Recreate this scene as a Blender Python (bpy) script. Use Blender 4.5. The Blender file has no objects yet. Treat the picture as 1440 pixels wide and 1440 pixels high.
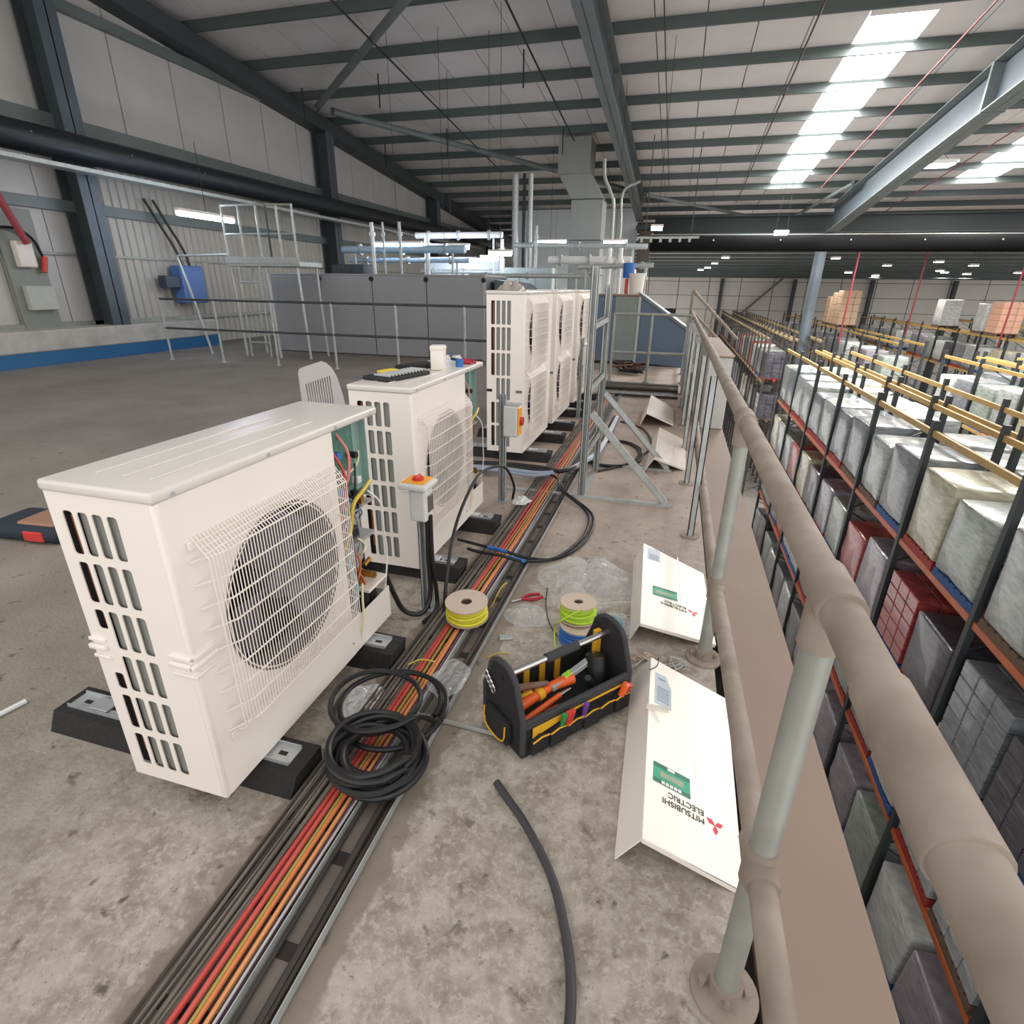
import bpy, bmesh, math, random
from mathutils import Vector, Matrix, noise
R = random.Random(7)
SC = bpy.context.scene
COL = SC.collection

# ------------------------------------------------------------------ camera, world, light, exposure
H = 1.5
pitch, yaw, roll = .39226, .27228, .01443
cf = Vector((-math.sin(yaw)*math.cos(pitch), math.cos(yaw)*math.cos(pitch), -math.sin(pitch)))
cr = Vector((math.cos(yaw), math.sin(yaw), 0)); cu = cr.cross(cf)
c_r = math.cos(roll)*cr + math.sin(roll)*cu
c_u = -math.sin(roll)*cr + math.cos(roll)*cu
cam_d = bpy.data.cameras.new('camera'); cam = bpy.data.objects.new('camera', cam_d); COL.objects.link(cam)
cam_d.sensor_width = 36; cam_d.sensor_fit = 'HORIZONTAL'; cam_d.lens = 36*768.2/1440
cam_d.clip_start = .05; cam_d.clip_end = 300
cam.matrix_world = Matrix(((c_r.x, c_u.x, -cf.x, 0), (c_r.y, c_u.y, -cf.y, 0), (c_r.z, c_u.z, -cf.z, H), (0, 0, 0, 1)))
SC.camera = cam
SC.view_settings.view_transform = 'Standard'; SC.view_settings.look = 'None'
SC.view_settings.gamma = 1; SC.view_settings.use_curve_mapping = False
SC.view_settings.exposure = 0.57
w = bpy.data.worlds.new('hall_daylight'); SC.world = w; w.use_nodes = True
w.node_tree.nodes['Background'].inputs[0].default_value = (1.0, .99, .972, 1)
w.node_tree.nodes['Background'].inputs[1].default_value = 1.0
SC.cycles.use_denoising = True
SC.cycles.diffuse_bounces = 5
SC.cycles.max_bounces = 8
SC.cycles.sample_clamp_indirect = 6

def area(name, loc, size, power, color=(1, 1, 1), rot=(0, 0, 0)):
    d = bpy.data.lights.new(name, 'AREA'); d.shape = 'RECTANGLE'; d.size, d.size_y = size
    d.energy = power; d.color = color
    o = bpy.data.objects.new(name, d); o.location = loc; o.rotation_euler = rot; COL.objects.link(o); return o
ROOF0, SLOPE = 8.25, .09
def roof_z(y): return ROOF0 - SLOPE*y
tilt = math.atan(-SLOPE)
# daylight through the skylight strips; the third is out of view, added for light
area('skylight_daylight', (3.75, 22, roof_z(22)-.08), (1.2, 13), 1300, (1, .98, .95), (tilt, 0, 0))
area('skylight_daylight', (10.6, 20, roof_z(20)-.08), (1.2, 18), 1500, (1, .98, .95), (tilt, 0, 0))
area('skylight_daylight', (17.2, 20, roof_z(20)-.08), (1.2, 18), 1500, (1, .98, .95), (tilt, 0, 0))

# ------------------------------------------------------------------ materials
def lin(c): return c/12.92 if c <= .04045 else ((c+.055)/1.055)**2.4
def hexc(h): return tuple(lin(int(h[i:i+2], 16)/255) for i in (0, 2, 4)) + (1,)
MATS = {}
def mat(name, col, rough=.6, metal=0, var=.12, scale=6, bump=0, bscale=40, dark=None, emit=0, alpha=1, coat=0, stretch=None, detail=4):
    if name in MATS: return MATS[name]
    m = bpy.data.materials.new(name); m.use_nodes = True; nt = m.node_tree; N = nt.nodes; L = nt.links
    b = N['Principled BSDF']; b.inputs['Roughness'].default_value = rough; b.inputs['Metallic'].default_value = metal
    b.inputs['Coat Weight'].default_value = coat
    c = hexc(col); tc = N.new('ShaderNodeTexCoord'); src = tc.outputs['Object']
    if stretch:
        mp = N.new('ShaderNodeMapping'); mp.inputs['Scale'].default_value = stretch; L.new(src, mp.inputs[0]); src = mp.outputs[0]
    nz = N.new('ShaderNodeTexNoise'); nz.inputs['Scale'].default_value = scale; nz.inputs['Detail'].default_value = detail
    L.new(src, nz.inputs['Vector'])
    rp = N.new('ShaderNodeValToRGB'); rp.color_ramp.elements[0].position = .32; rp.color_ramp.elements[1].position = .7
    d = hexc(dark) if dark else tuple(x*(1-var) for x in c[:3]) + (1,)
    rp.color_ramp.elements[0].color = d; rp.color_ramp.elements[1].color = c
    L.new(nz.outputs['Fac'], rp.inputs[0]); L.new(rp.outputs[0], b.inputs['Base Color'])
    if bump:
        n2 = N.new('ShaderNodeTexNoise'); n2.inputs['Scale'].default_value = bscale; n2.inputs['Detail'].default_value = 3; L.new(src, n2.inputs['Vector'])
        bp = N.new('ShaderNodeBump'); bp.inputs['Strength'].default_value = bump; bp.inputs['Distance'].default_value = .01
        L.new(n2.outputs['Fac'], bp.inputs['Height']); L.new(bp.outputs[0], b.inputs['Normal'])
    if emit:
        b.inputs['Emission Color'].default_value = c; b.inputs['Emission Strength'].default_value = emit
    if alpha < 1: b.inputs['Alpha'].default_value = alpha
    MATS[name] = m; return m

casing = mat('cream_painted_steel', 'EFE6DE', .38, 0, .03, 3)
lid_m = mat('lid_shaded_steel', 'D9D2CC', .3, 0, .04, 3)  # greyer than the casing: how light falls on the lids is in the colour
plast_w = mat('white_plastic', 'E8E0D6', .4, 0, .03, 4)
coil_m = mat('coil_fins', '8E908A', .7, 0, .25, 60, .6, 120, stretch=(1, 1, .05))
dark_in = mat('dark_interior', '26211F', .7, 0, .3, 8)
fan_m = mat('fan_blade_plastic', '5A5460', .5, 0, .2, 8)
blackr = mat('black_rubber', '1C1C1E', .45, 0, .25, 20)
rubberf = mat('recycled_rubber', '2B2A2A', .85, 0, .35, 40, .5, 90)
galv = mat('galvanised_steel', 'B9BDBB', .42, .25, .22, 14)
galv_d = mat('dull_galvanised_pipe', 'A4A69E', .5, .35, .2, 10)
dusty = mat('dusty_pipe', 'A3968A', .75, .1, .25, 9, dark='87796C')
steel_dk = mat('dark_painted_steel', '454B4D', .6, .1, .15, 3)
steel_gr = mat('grey_painted_steel', '737A7A', .55, .1, .12, 3)
steel_bl = mat('blue_grey_painted_steel', '566068', .55, .1, .12, 3)
purlin_m = mat('galvanised_purlin', '5E6664', .6, .2, .2, 2, stretch=(.3, 1, 1))
copper = mat('copper_tube', 'B26A48', .3, .8, .2, 30)
brass = mat('brass', 'C08A3E', .3, .85, .2, 30)
pcb_m = mat('circuit_board', '5C8C7C', .5, 0, .45, 60)
zinc = mat('zinc_bracket', 'BFC2C3', .35, .35, .15, 20)
def flat(n, c, r=.5, **k): return mat(n, c, r, 0, k.pop('var', .08), k.pop('scale', 12), **k)
red_m = flat('red_insulation', 'D0483F'); orange_m = flat('orange_insulation', 'D9804E'); yel_m = flat('yellow_insulation', 'D2B848')
purple_m = flat('purple_insulation', '7A5A78'); blue_m = flat('blue_plastic', '2F6EB8'); green_m = flat('green_plastic', '2F8A4E')
white_m = flat('white_insulation', 'E8E8E6'); graycab = flat('dusty_grey_cable', '81776D', .8, var=.45, scale=6)
dkcab = flat('dusty_black_cable', '403A36', .7, var=.35, scale=8); silvercab = flat('silver_cable', 'B9B6B2', .4)
gy_m = flat('green_yellow_insulation', 'B6D838'); card = flat('pale_cardboard', 'CDB9A8', .8); black_m = flat('black_fabric', '232224', .85, bump=.5, bscale=300)
webb = flat('grey_webbing', '3A3A3D', .8); yelfab = flat('yellow_fabric', 'E2A924', .8); ora_tool = flat('orange_tool_plastic', 'E8642A', .35)
chrome = mat('chrome', 'D8D8D8', .15, .95, .05, 10)
print_g = flat('green_print', '2FA37C', .5); print_gd = flat('dark_green_print', '24705A', .5); print_k = flat('black_print', '2A2422', .6)
print_r = flat('red_print', 'E02040', .5); print_s = flat('grey_print', 'BCC3CB', .5); print_p = flat('pink_grey_print', '9BA790', .5); print_bl = flat('grey_blue_print', '7F8FA6', .5)

def floor_mat():
    m = bpy.data.materials.new('dusty_concrete'); m.use_nodes = True; nt = m.node_tree; N = nt.nodes; L = nt.links
    b = N['Principled BSDF']; b.inputs['Roughness'].default_value = .78
    tc = N.new('ShaderNodeTexCoord')
    def nz(s, d=6, dist=0, rough=.55):
        n = N.new('ShaderNodeTexNoise'); n.inputs['Scale'].default_value = s; n.inputs['Detail'].default_value = d; n.inputs['Distortion'].default_value = dist
        n.inputs['Roughness'].default_value = rough; L.new(tc.outputs['Object'], n.inputs['Vector']); return n.outputs['Fac']
    def ramp(f, p0, p1, c0=(0, 0, 0, 1), c1=(1, 1, 1, 1)):
        r = N.new('ShaderNodeValToRGB'); r.color_ramp.elements[0].position = p0; r.color_ramp.elements[1].position = p1
        r.color_ramp.elements[0].color = c0; r.color_ramp.elements[1].color = c1; L.new(f, r.inputs[0]); return r.outputs[0]
    def mix(f, a, bb):
        x = N.new('ShaderNodeMix'); x.data_type = 'RGBA'
        for s, v in ((x.inputs[0], f), (x.inputs[6], a), (x.inputs[7], bb)):
            if isinstance(v, (tuple, float)): s.default_value = v
            else: L.new(v, s)
        return x.outputs[2]
    sx = N.new('ShaderNodeSeparateXYZ'); L.new(tc.outputs['Object'], sx.inputs[0])
    # the walkway strip between the tray and the rail is worn down to pale patches, the deck beyond stays a darker coating
    add = N.new('ShaderNodeMath'); add.operation = 'MULTIPLY_ADD'; L.new(nz(2.2, 4), add.inputs[0]); add.inputs[1].default_value = 1.1; L.new(sx.outputs[0], add.inputs[2])
    walk = ramp(add.outputs[0], 0, 1); 
    mr = N.new('ShaderNodeMapRange'); L.new(add.outputs[0], mr.inputs[0]); mr.inputs[1].default_value = -1.8; mr.inputs[2].default_value = -.55
    far = N.new('ShaderNodeMapRange'); L.new(sx.outputs[1], far.inputs[0]); far.inputs[1].default_value = 1.0; far.inputs[2].default_value = 4.5
    deck = mix(far.outputs[0], mix(ramp(nz(2.5), .35, .7), hexc('8A8074'), hexc('9C9387')), mix(ramp(nz(1.2), .35, .7), hexc('7C7670'), hexc('8E8882')))
    worn = mix(ramp(nz(10, 10, .15, .68), .38, .60), hexc('8C8074'), hexc('B2A89C'))
    worn = mix(ramp(nz(38, 9, .3, .72), .50, .60), worn, mix(.55, worn, hexc('C4BBB0')))
    worn = mix(ramp(nz(70, 6, .2, .7), .60, .68), worn, hexc('7A6E63'))
    # smooth sealed strip beside the tray, ragged at its outer edge
    st = N.new('ShaderNodeMath'); st.operation = 'MULTIPLY_ADD'; L.new(nz(14, 5), st.inputs[0]); st.inputs[1].default_value = .14; L.new(sx.outputs[0], st.inputs[2])
    stm = ramp(st.outputs[0], .0, 1); mr3 = N.new('ShaderNodeMapRange'); L.new(st.outputs[0], mr3.inputs[0]); mr3.inputs[1].default_value = -.53; mr3.inputs[2].default_value = -.515
    st2 = N.new('ShaderNodeMapRange'); L.new(st.outputs[0], st2.inputs[0]); st2.inputs[1].default_value = -.93; st2.inputs[2].default_value = -.95
    mx = N.new('ShaderNodeMath'); mx.operation = 'MAXIMUM'; L.new(mr3.outputs[0], mx.inputs[0]); L.new(st2.outputs[0], mx.inputs[1])
    worn = mix(mx.outputs[0], mix(ramp(nz(5), .35, .7), hexc('85796C'), hexc('93877A')), worn)
    far2 = N.new('ShaderNodeMapRange'); L.new(sx.outputs[1], far2.inputs[0]); far2.inputs[1].default_value = 2.6; far2.inputs[2].default_value = 3.6
    worn = mix(far2.outputs[0], worn, mix(ramp(nz(3), .35, .7), hexc('A69589'), hexc('BDADA1')))
    base = mix(mr.outputs[0], deck, worn)
    base = mix(ramp(nz(16, 6, .4), .62, .72), base, hexc('63584F'))
    L.new(base, b.inputs['Base Color'])
    bp = N.new('ShaderNodeBump'); bp.inputs['Strength'].default_value = .55; bp.inputs['Distance'].default_value = .012
    h = mix(mr.outputs[0], nz(60, 3), nz(30, 9, .4, .72)); L.new(h, bp.inputs['Height']); L.new(bp.outputs[0], b.inputs['Normal'])
    return m
floor_m = floor_mat()

# ------------------------------------------------------------------ mesh helpers
class MB:
    def __init__(s): s.b = bmesh.new()
    def box(s, lo, hi, bev=0, rot=None, piv=None, seg=1):
        r = bmesh.ops.create_cube(s.b, size=1); vs = r['verts']
        lo = Vector(lo); hi = Vector(hi)
        for v in vs: v.co = Vector([lo[i] + (v.co[i]+.5)*(hi[i]-lo[i]) for i in range(3)])
        if bev:
            es = {e for v in vs for e in v.link_edges}
            rr = bmesh.ops.bevel(s.b, geom=list(es), offset=bev, segments=seg, affect='EDGES', profile=.5)
            vs = list({v for v in rr['verts']} | {v for f in rr['faces'] for v in f.verts})
        if rot is not None:
            p = Vector(piv) if piv is not None else (lo+hi)/2
            for v in vs: v.co = p + rot @ (v.co-p)
        return s
    def quad(s, pts):
        vs = [s.b.verts.new(p) for p in pts]; s.b.faces.new(vs); return s
    def prism(s, poly, d):   # polygon (3d points) extruded along vector d
        d = Vector(d); a = [s.b.verts.new(Vector(p)) for p in poly]; c = [s.b.verts.new(Vector(p)+d) for p in poly]
        n = len(a); s.b.faces.new(a[::-1]); s.b.faces.new(c)
        for i in range(n): s.b.faces.new((a[i], a[(i+1) % n], c[(i+1) % n], c[i]))
        return s
    def cyl(s, p0, p1, r, n=12, r2=None, caps=True):
        p0 = Vector(p0); p1 = Vector(p1); d = (p1-p0).normalized(); r2 = r if r2 is None else r2
        a = d.orthogonal().normalized(); b = d.cross(a)
        A = [s.b.verts.new(p0+r*(math.cos(t)*a+math.sin(t)*b)) for t in [2*math.pi*i/n for i in range(n)]]
        B = [s.b.verts.new(p1+r2*(math.cos(t)*a+math.sin(t)*b)) for t in [2*math.pi*i/n for i in range(n)]]
        for i in range(n): s.b.faces.new((A[i], A[(i+1) % n], B[(i+1) % n], B[i]))
        if caps: s.b.faces.new(A[::-1]); s.b.faces.new(B)
        return s
    def tube(s, pts, r, n=8, smooth=0, closed=False):
        P = [Vector(p) for p in pts]
        if smooth:
            Q = []
            m = len(P)
            for i in range(m if closed else m-1):
                p0 = P[(i-1) % m] if closed or i > 0 else P[0]*2-P[1]
                p1 = P[i]; p2 = P[(i+1) % m]
                p3 = P[(i+2) % m] if closed or i+2 < m else P[-1]*2-P[-2]
                for k in range(smooth):
                    t = k/smooth
                    Q.append(.5*((2*p1)+(p2-p0)*t+(2*p0-5*p1+4*p2-p3)*t*t+(3*p1-p0-3*p2+p3)*t**3))
            if not closed: Q.append(P[-1])
            P = Q
        rings = []; prev = None; m = len(P)
        for i, p in enumerate(P):
            a = P[(i+1) % m] if closed or i+1 < m else P[i]
            b = P[(i-1) % m] if closed or i > 0 else P[i]
            d = (a-b)
            if d.length < 1e-9: d = Vector((0, 0, 1))
            d.normalize()
            if prev is None: u = d.orthogonal().normalized()
            else:
                u = prev-d*prev.dot(d)
                u = u.normalized() if u.length > 1e-6 else d.orthogonal().normalized()
            prev = u; v = d.cross(u)
            rings.append([s.b.verts.new(p+r*(math.cos(t)*u+math.sin(t)*v)) for t in [2*math.pi*k/n for k in range(n)]])
        for i in range(m if closed else m-1):
            A, B = rings[i], rings[(i+1) % m]
            for k in range(n): s.b.faces.new((A[k], A[(k+1) % n], B[(k+1) % n], B[k]))
        if not closed: s.b.faces.new(rings[0][::-1]); s.b.faces.new(rings[-1])
        return s
    def lathe(s, c, prof, n=28, ax='z'):
        c = Vector(c); rings = []
        for (r, z) in prof:
            ring = []
            for k in range(n):
                t = 2*math.pi*k/n; x, y = r*math.cos(t), r*math.sin(t)
                ring.append(s.b.verts.new(c+(Vector((x, y, z)) if ax == 'z' else Vector((z, x, y)) if ax == 'x' else Vector((x, z, y)))))
            rings.append(ring)
        for i in range(len(prof)-1):
            for k in range(n): s.b.faces.new((rings[i][k], rings[i][(k+1) % n], rings[i+1][(k+1) % n], rings[i+1][k]))
        return s
    def mesh(s, name, mt, smooth=False):
        bmesh.ops.recalc_face_normals(s.b, faces=s.b.faces)
        me = bpy.data.meshes.new(name); s.b.to_mesh(me); s.b.free()
        if mt: me.materials.append(mt)
        if smooth:
            me.polygons.foreach_set('use_smooth', [True]*len(me.polygons))
            try: me.set_sharp_from_angle(angle=.7)
            except Exception: pass
        return me
def put(name, me, parent=None, loc=(0, 0, 0), rot=(0, 0, 0)):
    o = bpy.data.objects.new(name, me); COL.objects.link(o); o.location = loc; o.rotation_euler = rot
    if parent: o.parent = parent
    return o
def obj(name, mb, mt, parent=None, loc=(0, 0, 0), rot=(0, 0, 0), smooth=False):
    return put(name, mb.mesh(name, mt, smooth), parent, loc, rot)
def B(lo, hi, bev=0, **k): return MB().box(lo, hi, bev, **k)
def T(pts, r, n=8, smooth=0, closed=False): return MB().tube(pts, r, n, smooth, closed)
def tag(o, label, cat, group=None):
    o['label'] = label; o['category'] = cat
    if group: o['group'] = group
    return o
def thing(name, label, cat, loc=(0, 0, 0), rotz=0, group=None):
    o = bpy.data.objects.new(name, None); COL.objects.link(o); o.location = loc; o.rotation_euler = (0, 0, rotz); o.empty_display_size = .1
    return tag(o, label, cat, group)
def struct(o): o['kind'] = 'structure'; return o
def plabel(o, l): o['label'] = l; return o
def dup(o, parent=None):
    c = o.copy(); COL.objects.link(c)
    if parent is not None: c.parent = parent
    for ch in list(o.children): dup(ch, c)
    return c
def splines(name, loops, thick, mt):   # flat plate with holes: loops of 2d points, first = outline
    cu = bpy.data.curves.new(name, 'CURVE'); cu.dimensions = '2D'; cu.fill_mode = 'BOTH'; cu.extrude = thick/2
    for lp in loops:
        sp = cu.splines.new('POLY'); sp.points.add(len(lp)-1); sp.use_cyclic_u = True
        for p, q in zip(sp.points, lp): p.co = (q[0], q[1], 0, 1)
    o = bpy.data.objects.new(name, cu); COL.objects.link(o)
    dg = bpy.context.evaluated_depsgraph_get(); me = bpy.data.meshes.new_from_object(o.evaluated_get(dg))
    bpy.data.objects.remove(o); bpy.data.curves.remove(cu); me.materials.clear(); me.materials.append(mt); me.name = name
    return me
def rrect(x0, y0, x1, y1, r, n=4):
    out = []
    for cx, cy, a in ((x1-r, y1-r, 0), (x0+r, y1-r, 90), (x0+r, y0+r, 180), (x1-r, y0+r, 270)):
        for k in range(n+1):
            t = math.radians(a+90*k/n); out.append((cx+r*math.cos(t), cy+r*math.sin(t)))
    return out
def circ(cx, cy, r, n=40): return [(cx+r*math.cos(2*math.pi*k/n), cy+r*math.sin(2*math.pi*k/n)) for k in range(n)]
def text_mesh(s, size, mt, ext=.0006):
    cu = bpy.data.curves.new('lettering', 'FONT'); cu.body = s; cu.size = size; cu.extrude = ext; cu.align_x = 'LEFT'
    o = bpy.data.objects.new('lettering', cu); COL.objects.link(o)
    dg = bpy.context.evaluated_depsgraph_get(); me = bpy.data.meshes.new_from_object(o.evaluated_get(dg))
    bpy.data.objects.remove(o); bpy.data.curves.remove(cu); me.materials.clear(); me.materials.append(mt); me.name = 'lettering'
    return me

# ------------------------------------------------------------------ the setting: deck, ledge, warehouse shell
WX = -12.0
fl = struct(obj('floor', MB().box((WX, -3, -.35), (.33, 12.6, 0)).box((WX, 12.6, -.35), (-1.2, 40, 0)), floor_m))
wf = struct(obj('floor_lower', B((.4, -3, -8.4), (40, 62.3, -8.2)), flat('warehouse_floor', '6F6A66', .5, scale=2)))
lg = struct(obj('trim_1', MB().box((.372, -3, -.06), (.657, 12.6, .004)).box((.60, -3, -.30), (.657, 12.6, -.06)), mat('dusty_ledge', '978273', .7, 0, .12, 1.5)))
struct(obj('trim_2', B((.33, -3, -.30), (.372, 12.6, -.05)), mat('gap_steel', '2A2522', .8)))
liner = mat('roof_liner', 'E0DCDA', .55, 0, .08, 1.2)
liner_w = mat('wall_liner', 'C6C3C0', .55, 0, .08, 1.2)
sky_m = mat('skylight_sheet', 'FFFFFF', .5, 0, 0, 1, emit=6.0)
# roof: liner panels 1.1 m wide running down the slope, skylight sheets between purlins
ceil = bpy.data.objects.new('ceiling', None); COL.objects.link(ceil); struct(ceil)
def slab(x0, x1, y0, y1, th, up=0): 
    m = MB(); z0, z1 = roof_z(y0)+up, roof_z(y1)+up
    m.prism([(x0, y0, z0), (x1, y0, z0), (x1, y1, z1), (x0, y1, z1)], (0, 0, th)); return m
SKY = [(3.15, 4.4, 16.0, 29.2), (9.9, 11.3, 15.6, 29.6), (16.5, 17.8, 15.6, 29.6)]  # third strip is unseen, added to light the racks
RY = 2.5   # the roof nearer than this is never in view and is left open
x = WX
while x < 34:
    x1 = x+1.08
    hit = None
    for s in SKY:
        if x < s[1] and x1 > s[0]: hit = s
    if hit:
        a, b_, y0, y1 = hit
        obj('roof_panel', slab(x+.01, max(a, x+.02), RY, 62.3, .08), liner, ceil) if a > x+.03 else None
        obj('roof_panel', slab(a, b_, RY, y0, .08), liner, ceil)
        obj('roof_panel', slab(a, b_, y1, 62.3, .08), liner, ceil)
        x = b_; continue
    obj('roof_panel', slab(x+.012, x1-.012, RY, 62.3, .08), liner, ceil)
    x = x1
struct(obj('ceiling_deck', slab(WX-.3, 34.5, RY, 62.4, .1, up=.16), flat('roof_sheet', '9A9794', .6)))
bpy.data.objects['ceiling_deck'].name = 'trim_3'
for a, b_, y0, y1 in SKY:
    n = int(round((y1-y0)/1.92))
    for i in range(n):
        ya = y0+(y1-y0)*i/n; yb = y0+(y1-y0)*(i+1)/n
        obj('skylight_sheet', slab(a+.02, b_-.02, ya+.02, yb-.02, .02), sky_m, ceil)
# purlins
pm = MB()
def purlin_mesh():
    m = MB(); L = 46.5
    prof = [(-.035, 0), (.035, 0), (.035, -.012), (-.023, -.012), (-.023, -.20), (.035, -.20), (.035, -.215), (-.035, -.215)]
    m.prism([(WX, p[0], p[1]) for p in prof], (L, 0, 0)); return m.mesh('purlin', purlin_m)
pme = purlin_mesh()
ys = [13.3+1.92*k for k in range(-5, 26)]
for y in ys:
    put('purlin', pme, ceil, (0, y, roof_z(y)-.005))
# left wall: insulated panels above, ribbed sheet below, girts
wall = bpy.data.objects.new('wall_left', None); COL.objects.link(wall); struct(wall)
y = 2.0; k = 0
while y < 62:
    y1 = y+1.55
    m = MB(); m.prism([(WX, y+.015, 3.9), (WX, y1-.015, 3.9), (WX, y1-.015, roof_z(y1)), (WX, y+.015, roof_z(y))], (-.06, 0, 0))
    obj('wall_panel', m, liner_w, wall); y = y1
obj('backing_sheet', B((WX-.12, -3, -8), (WX-.07, 62.3, 8.6)), dark_in, wall)
def ribbed(y0, y1, z0, z1):
    m = MB(); n = int((y1-y0)/.2); pts = []
    for i in range(n):
        a = y0+i*.2; pts += [(WX, a), (WX, a+.12), (WX+.035, a+.14), (WX+.035, a+.18)]
    pts.append((WX, y0+n*.2))
    A = [m.b.verts.new((p[0], p[1], z0)) for p in pts]; Bv = [m.b.verts.new((p[0], p[1], z1)) for p in pts]
    for i in range(len(pts)-1): m.b.faces.new((A[i], A[i+1], Bv[i+1], Bv[i]))
    return m
for y0 in [1.0+3.0*i for i in range(20)]:
    if y0 < 9.5: 
        for dy in (0, 1.0, 2.0): obj('wall_panel', B((WX-.06, y0+dy+.01, 0), (WX, y0+dy+.99, 3.9)), liner_w, wall)
    else: obj('ribbed_sheet', ribbed(y0, y0+3.0, 0, 3.9), mat('ribbed_liner', 'B5B1AA', .55, 0, .06, 1), wall)
for z, hh, d in ((6.2, .2, .12), (4.15, .26, .15), (2.75, .2, .12), (1.95, .05, .06), (.62, .08, .1)):
    m = MB().box((WX+.0, 1, z), (WX+d, 62, z+hh))
    obj('girt', m, steel_gr if z > 2 else galv_d, wall)
# eave beam following the roof at the left wall
m = MB(); m.prism([(WX, 1, roof_z(1)-.62), (WX, 62, roof_z(62)-.62), (WX, 62, roof_z(62)-.22), (WX, 1, roof_z(1)-.22)], (.5, 0, 0))
obj('eave_beam', m, steel_dk, wall)
# far wall of the warehouse
fw = bpy.data.objects.new('wall_back', None); COL.objects.link(fw); struct(fw)
fpan = mat('far_wall_panel', 'D2CDC6', .6, 0, .05, .6)
for i in range(16):
    xa = WX+i*2.95
    for j in range(9):
        za = -8.2+j*1.3; zb = min(za+1.26, roof_z(62)-.05)
        if za > roof_z(62)-.3: continue
        if xa+2.9 < 0 and zb < 0: continue
        obj('wall_panel', B((xa+.03, 62.1, za), (xa+2.92, 62.2, zb)), fpan, fw)
struct(obj('trim_4', B((WX, 62.2, -8.2), (34.5, 62.3, 3)), dark_in))
for i in range(6):
    xa = 3.9+i*6.6
    obj('wall_column', B((xa-.15, 61.7, -8.2), (xa+.15, 62.05, roof_z(61.7)-.25)), steel_dk, fw)
obj('wall_brace', MB().cyl((9.8, 61.6, 3.0), (5.6, 61.6, -1.2), .1, 8), steel_gr, fw)
# deck edge wall under the slab (facing the warehouse)
struct(obj('wall_deck', B((.30, -3, -8.2), (.36, 12.6, -.35)), liner_w))

# ------------------------------------------------------------------ steelwork
def hcol(name, x, y, z1, label, d=.52, wd=.40):
    t = thing(name, label, 'column', (x, y, 0), 0)
    obj('web', B((-d, -.012, 0), (0, .012, z1-.02)), steel_dk, t)
    obj('flange', B((-.02, -wd/2, 0), (0, wd/2, z1)), steel_bl, t)
    obj('flange', B((-d, -wd/2, 0), (-d+.02, wd/2, z1)), steel_dk, t)
    obj('base_plate', B((-d-.03, -wd/2-.04, 0), (.04, wd/2+.04, .025)), steel_dk, t)
    return t
lbls = ['nearest dark steel column at the left wall', 'second dark steel column along left wall, behind the step-over platform',
        'third steel column along the left wall beyond the lit batten lamps', 'farthest steel column on the left wall near the far corner']
for y, l in zip((9.6, 18.4, 27.2, 36.0), lbls): hcol('wall_stanchion', -11.4, y, roof_z(y)-.62, l)
def rafter(label, x, y0, y1, off_bot, off_top, wd, haunch=None):
    t = thing('rafter', label, 'beam', (x, y0, roof_z(y0)-off_bot))
    z0 = roof_z(y0)-off_bot
    def zz(y, off): return roof_z(y)-off-z0
    def strip(xa, xb, fo, th, ya=y0, yb=y1):
        n = 10; m = MB(); a = []
        low = []; up = []
        for i in range(n+1):
            y = ya+(yb-ya)*i/n; low.append((xa, y-y0, zz(y, fo(y)))); up.append((xa, y-y0, zz(y, fo(y))+th(y)))
        m.prism(low+up[::-1], (xb-xa, 0, 0)); return m
    hb = (lambda y: off_bot) if not haunch else (lambda y: off_bot+max(0, (y-haunch[0])/(y1-haunch[0]))*haunch[1])
    obj('bottom_flange', strip(-wd/2, wd/2, hb, lambda y: .03), steel_gr, t)
    obj('top_flange', strip(-wd/2, wd/2, lambda y: off_top, lambda y: .03), steel_gr, t)
    obj('web', strip(-.012, .012, hb, lambda y: hb(y)-off_top+.02), steel_bl, t)
    return t
ra = rafter('grey steel rafter descending over the square silver duct', -2.25, 4, 30.4, 1.06, .25, .36)
obj('stiffener', B((-.17, 12.9, -.0), (.17, 12.94, .8)), steel_gr, ra, (0, 0, -.09*12.9))
rb = rafter('deep grey rafter sloping down to the round warehouse column', 6.3, 4, 31.0, 1.43, .5, .46, (20, .12))
obj('splice_plate', B((-.24, 13.2, -.02), (.24, 13.3, .95)), steel_gr, rb, (0, 0, -.09*13.2))
t = thing('round_column', 'round grey column rising between the pallet racks', 'column', (6.1, 31.0, -8.2))
obj('shaft', MB().cyl((0, 0, 0), (0, 0, 11.9), .24, 24), steel_bl, t, smooth=True)
obj('cap_plate', B((-.4, -.4, 11.9), (.4, .4, 11.98)), steel_gr, t)
t = thing('box_column', 'brownish boxed column under the end of the grey rafter', 'column', (-2.0, 30.6, 0))
obj('casing', B((-.25, -.25, 0), (.35, .25, 4.1), .02), mat('brown_board', '5B504A', .8), t)
obj('head_plate', B((-.4, -.4, 4.1), (.5, .4, 4.3)), steel_dk, t)
t = thing('valley_beam', 'deep dark steel beam crossing the hall above the broad black duct', 'beam', (-1.6, 31.6, 0))
obj('web', B((0, -.015, 4.02), (36, .015, 4.72)), flat('charcoal_paint', '34383A', .7), t)
obj('bottom_flange', B((0, -.2, 4.0), (36, .2, 4.03)), steel_dk, t); obj('top_flange', B((0, -.2, 4.72), (36, .2, 4.75)), steel_dk, t)
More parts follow.
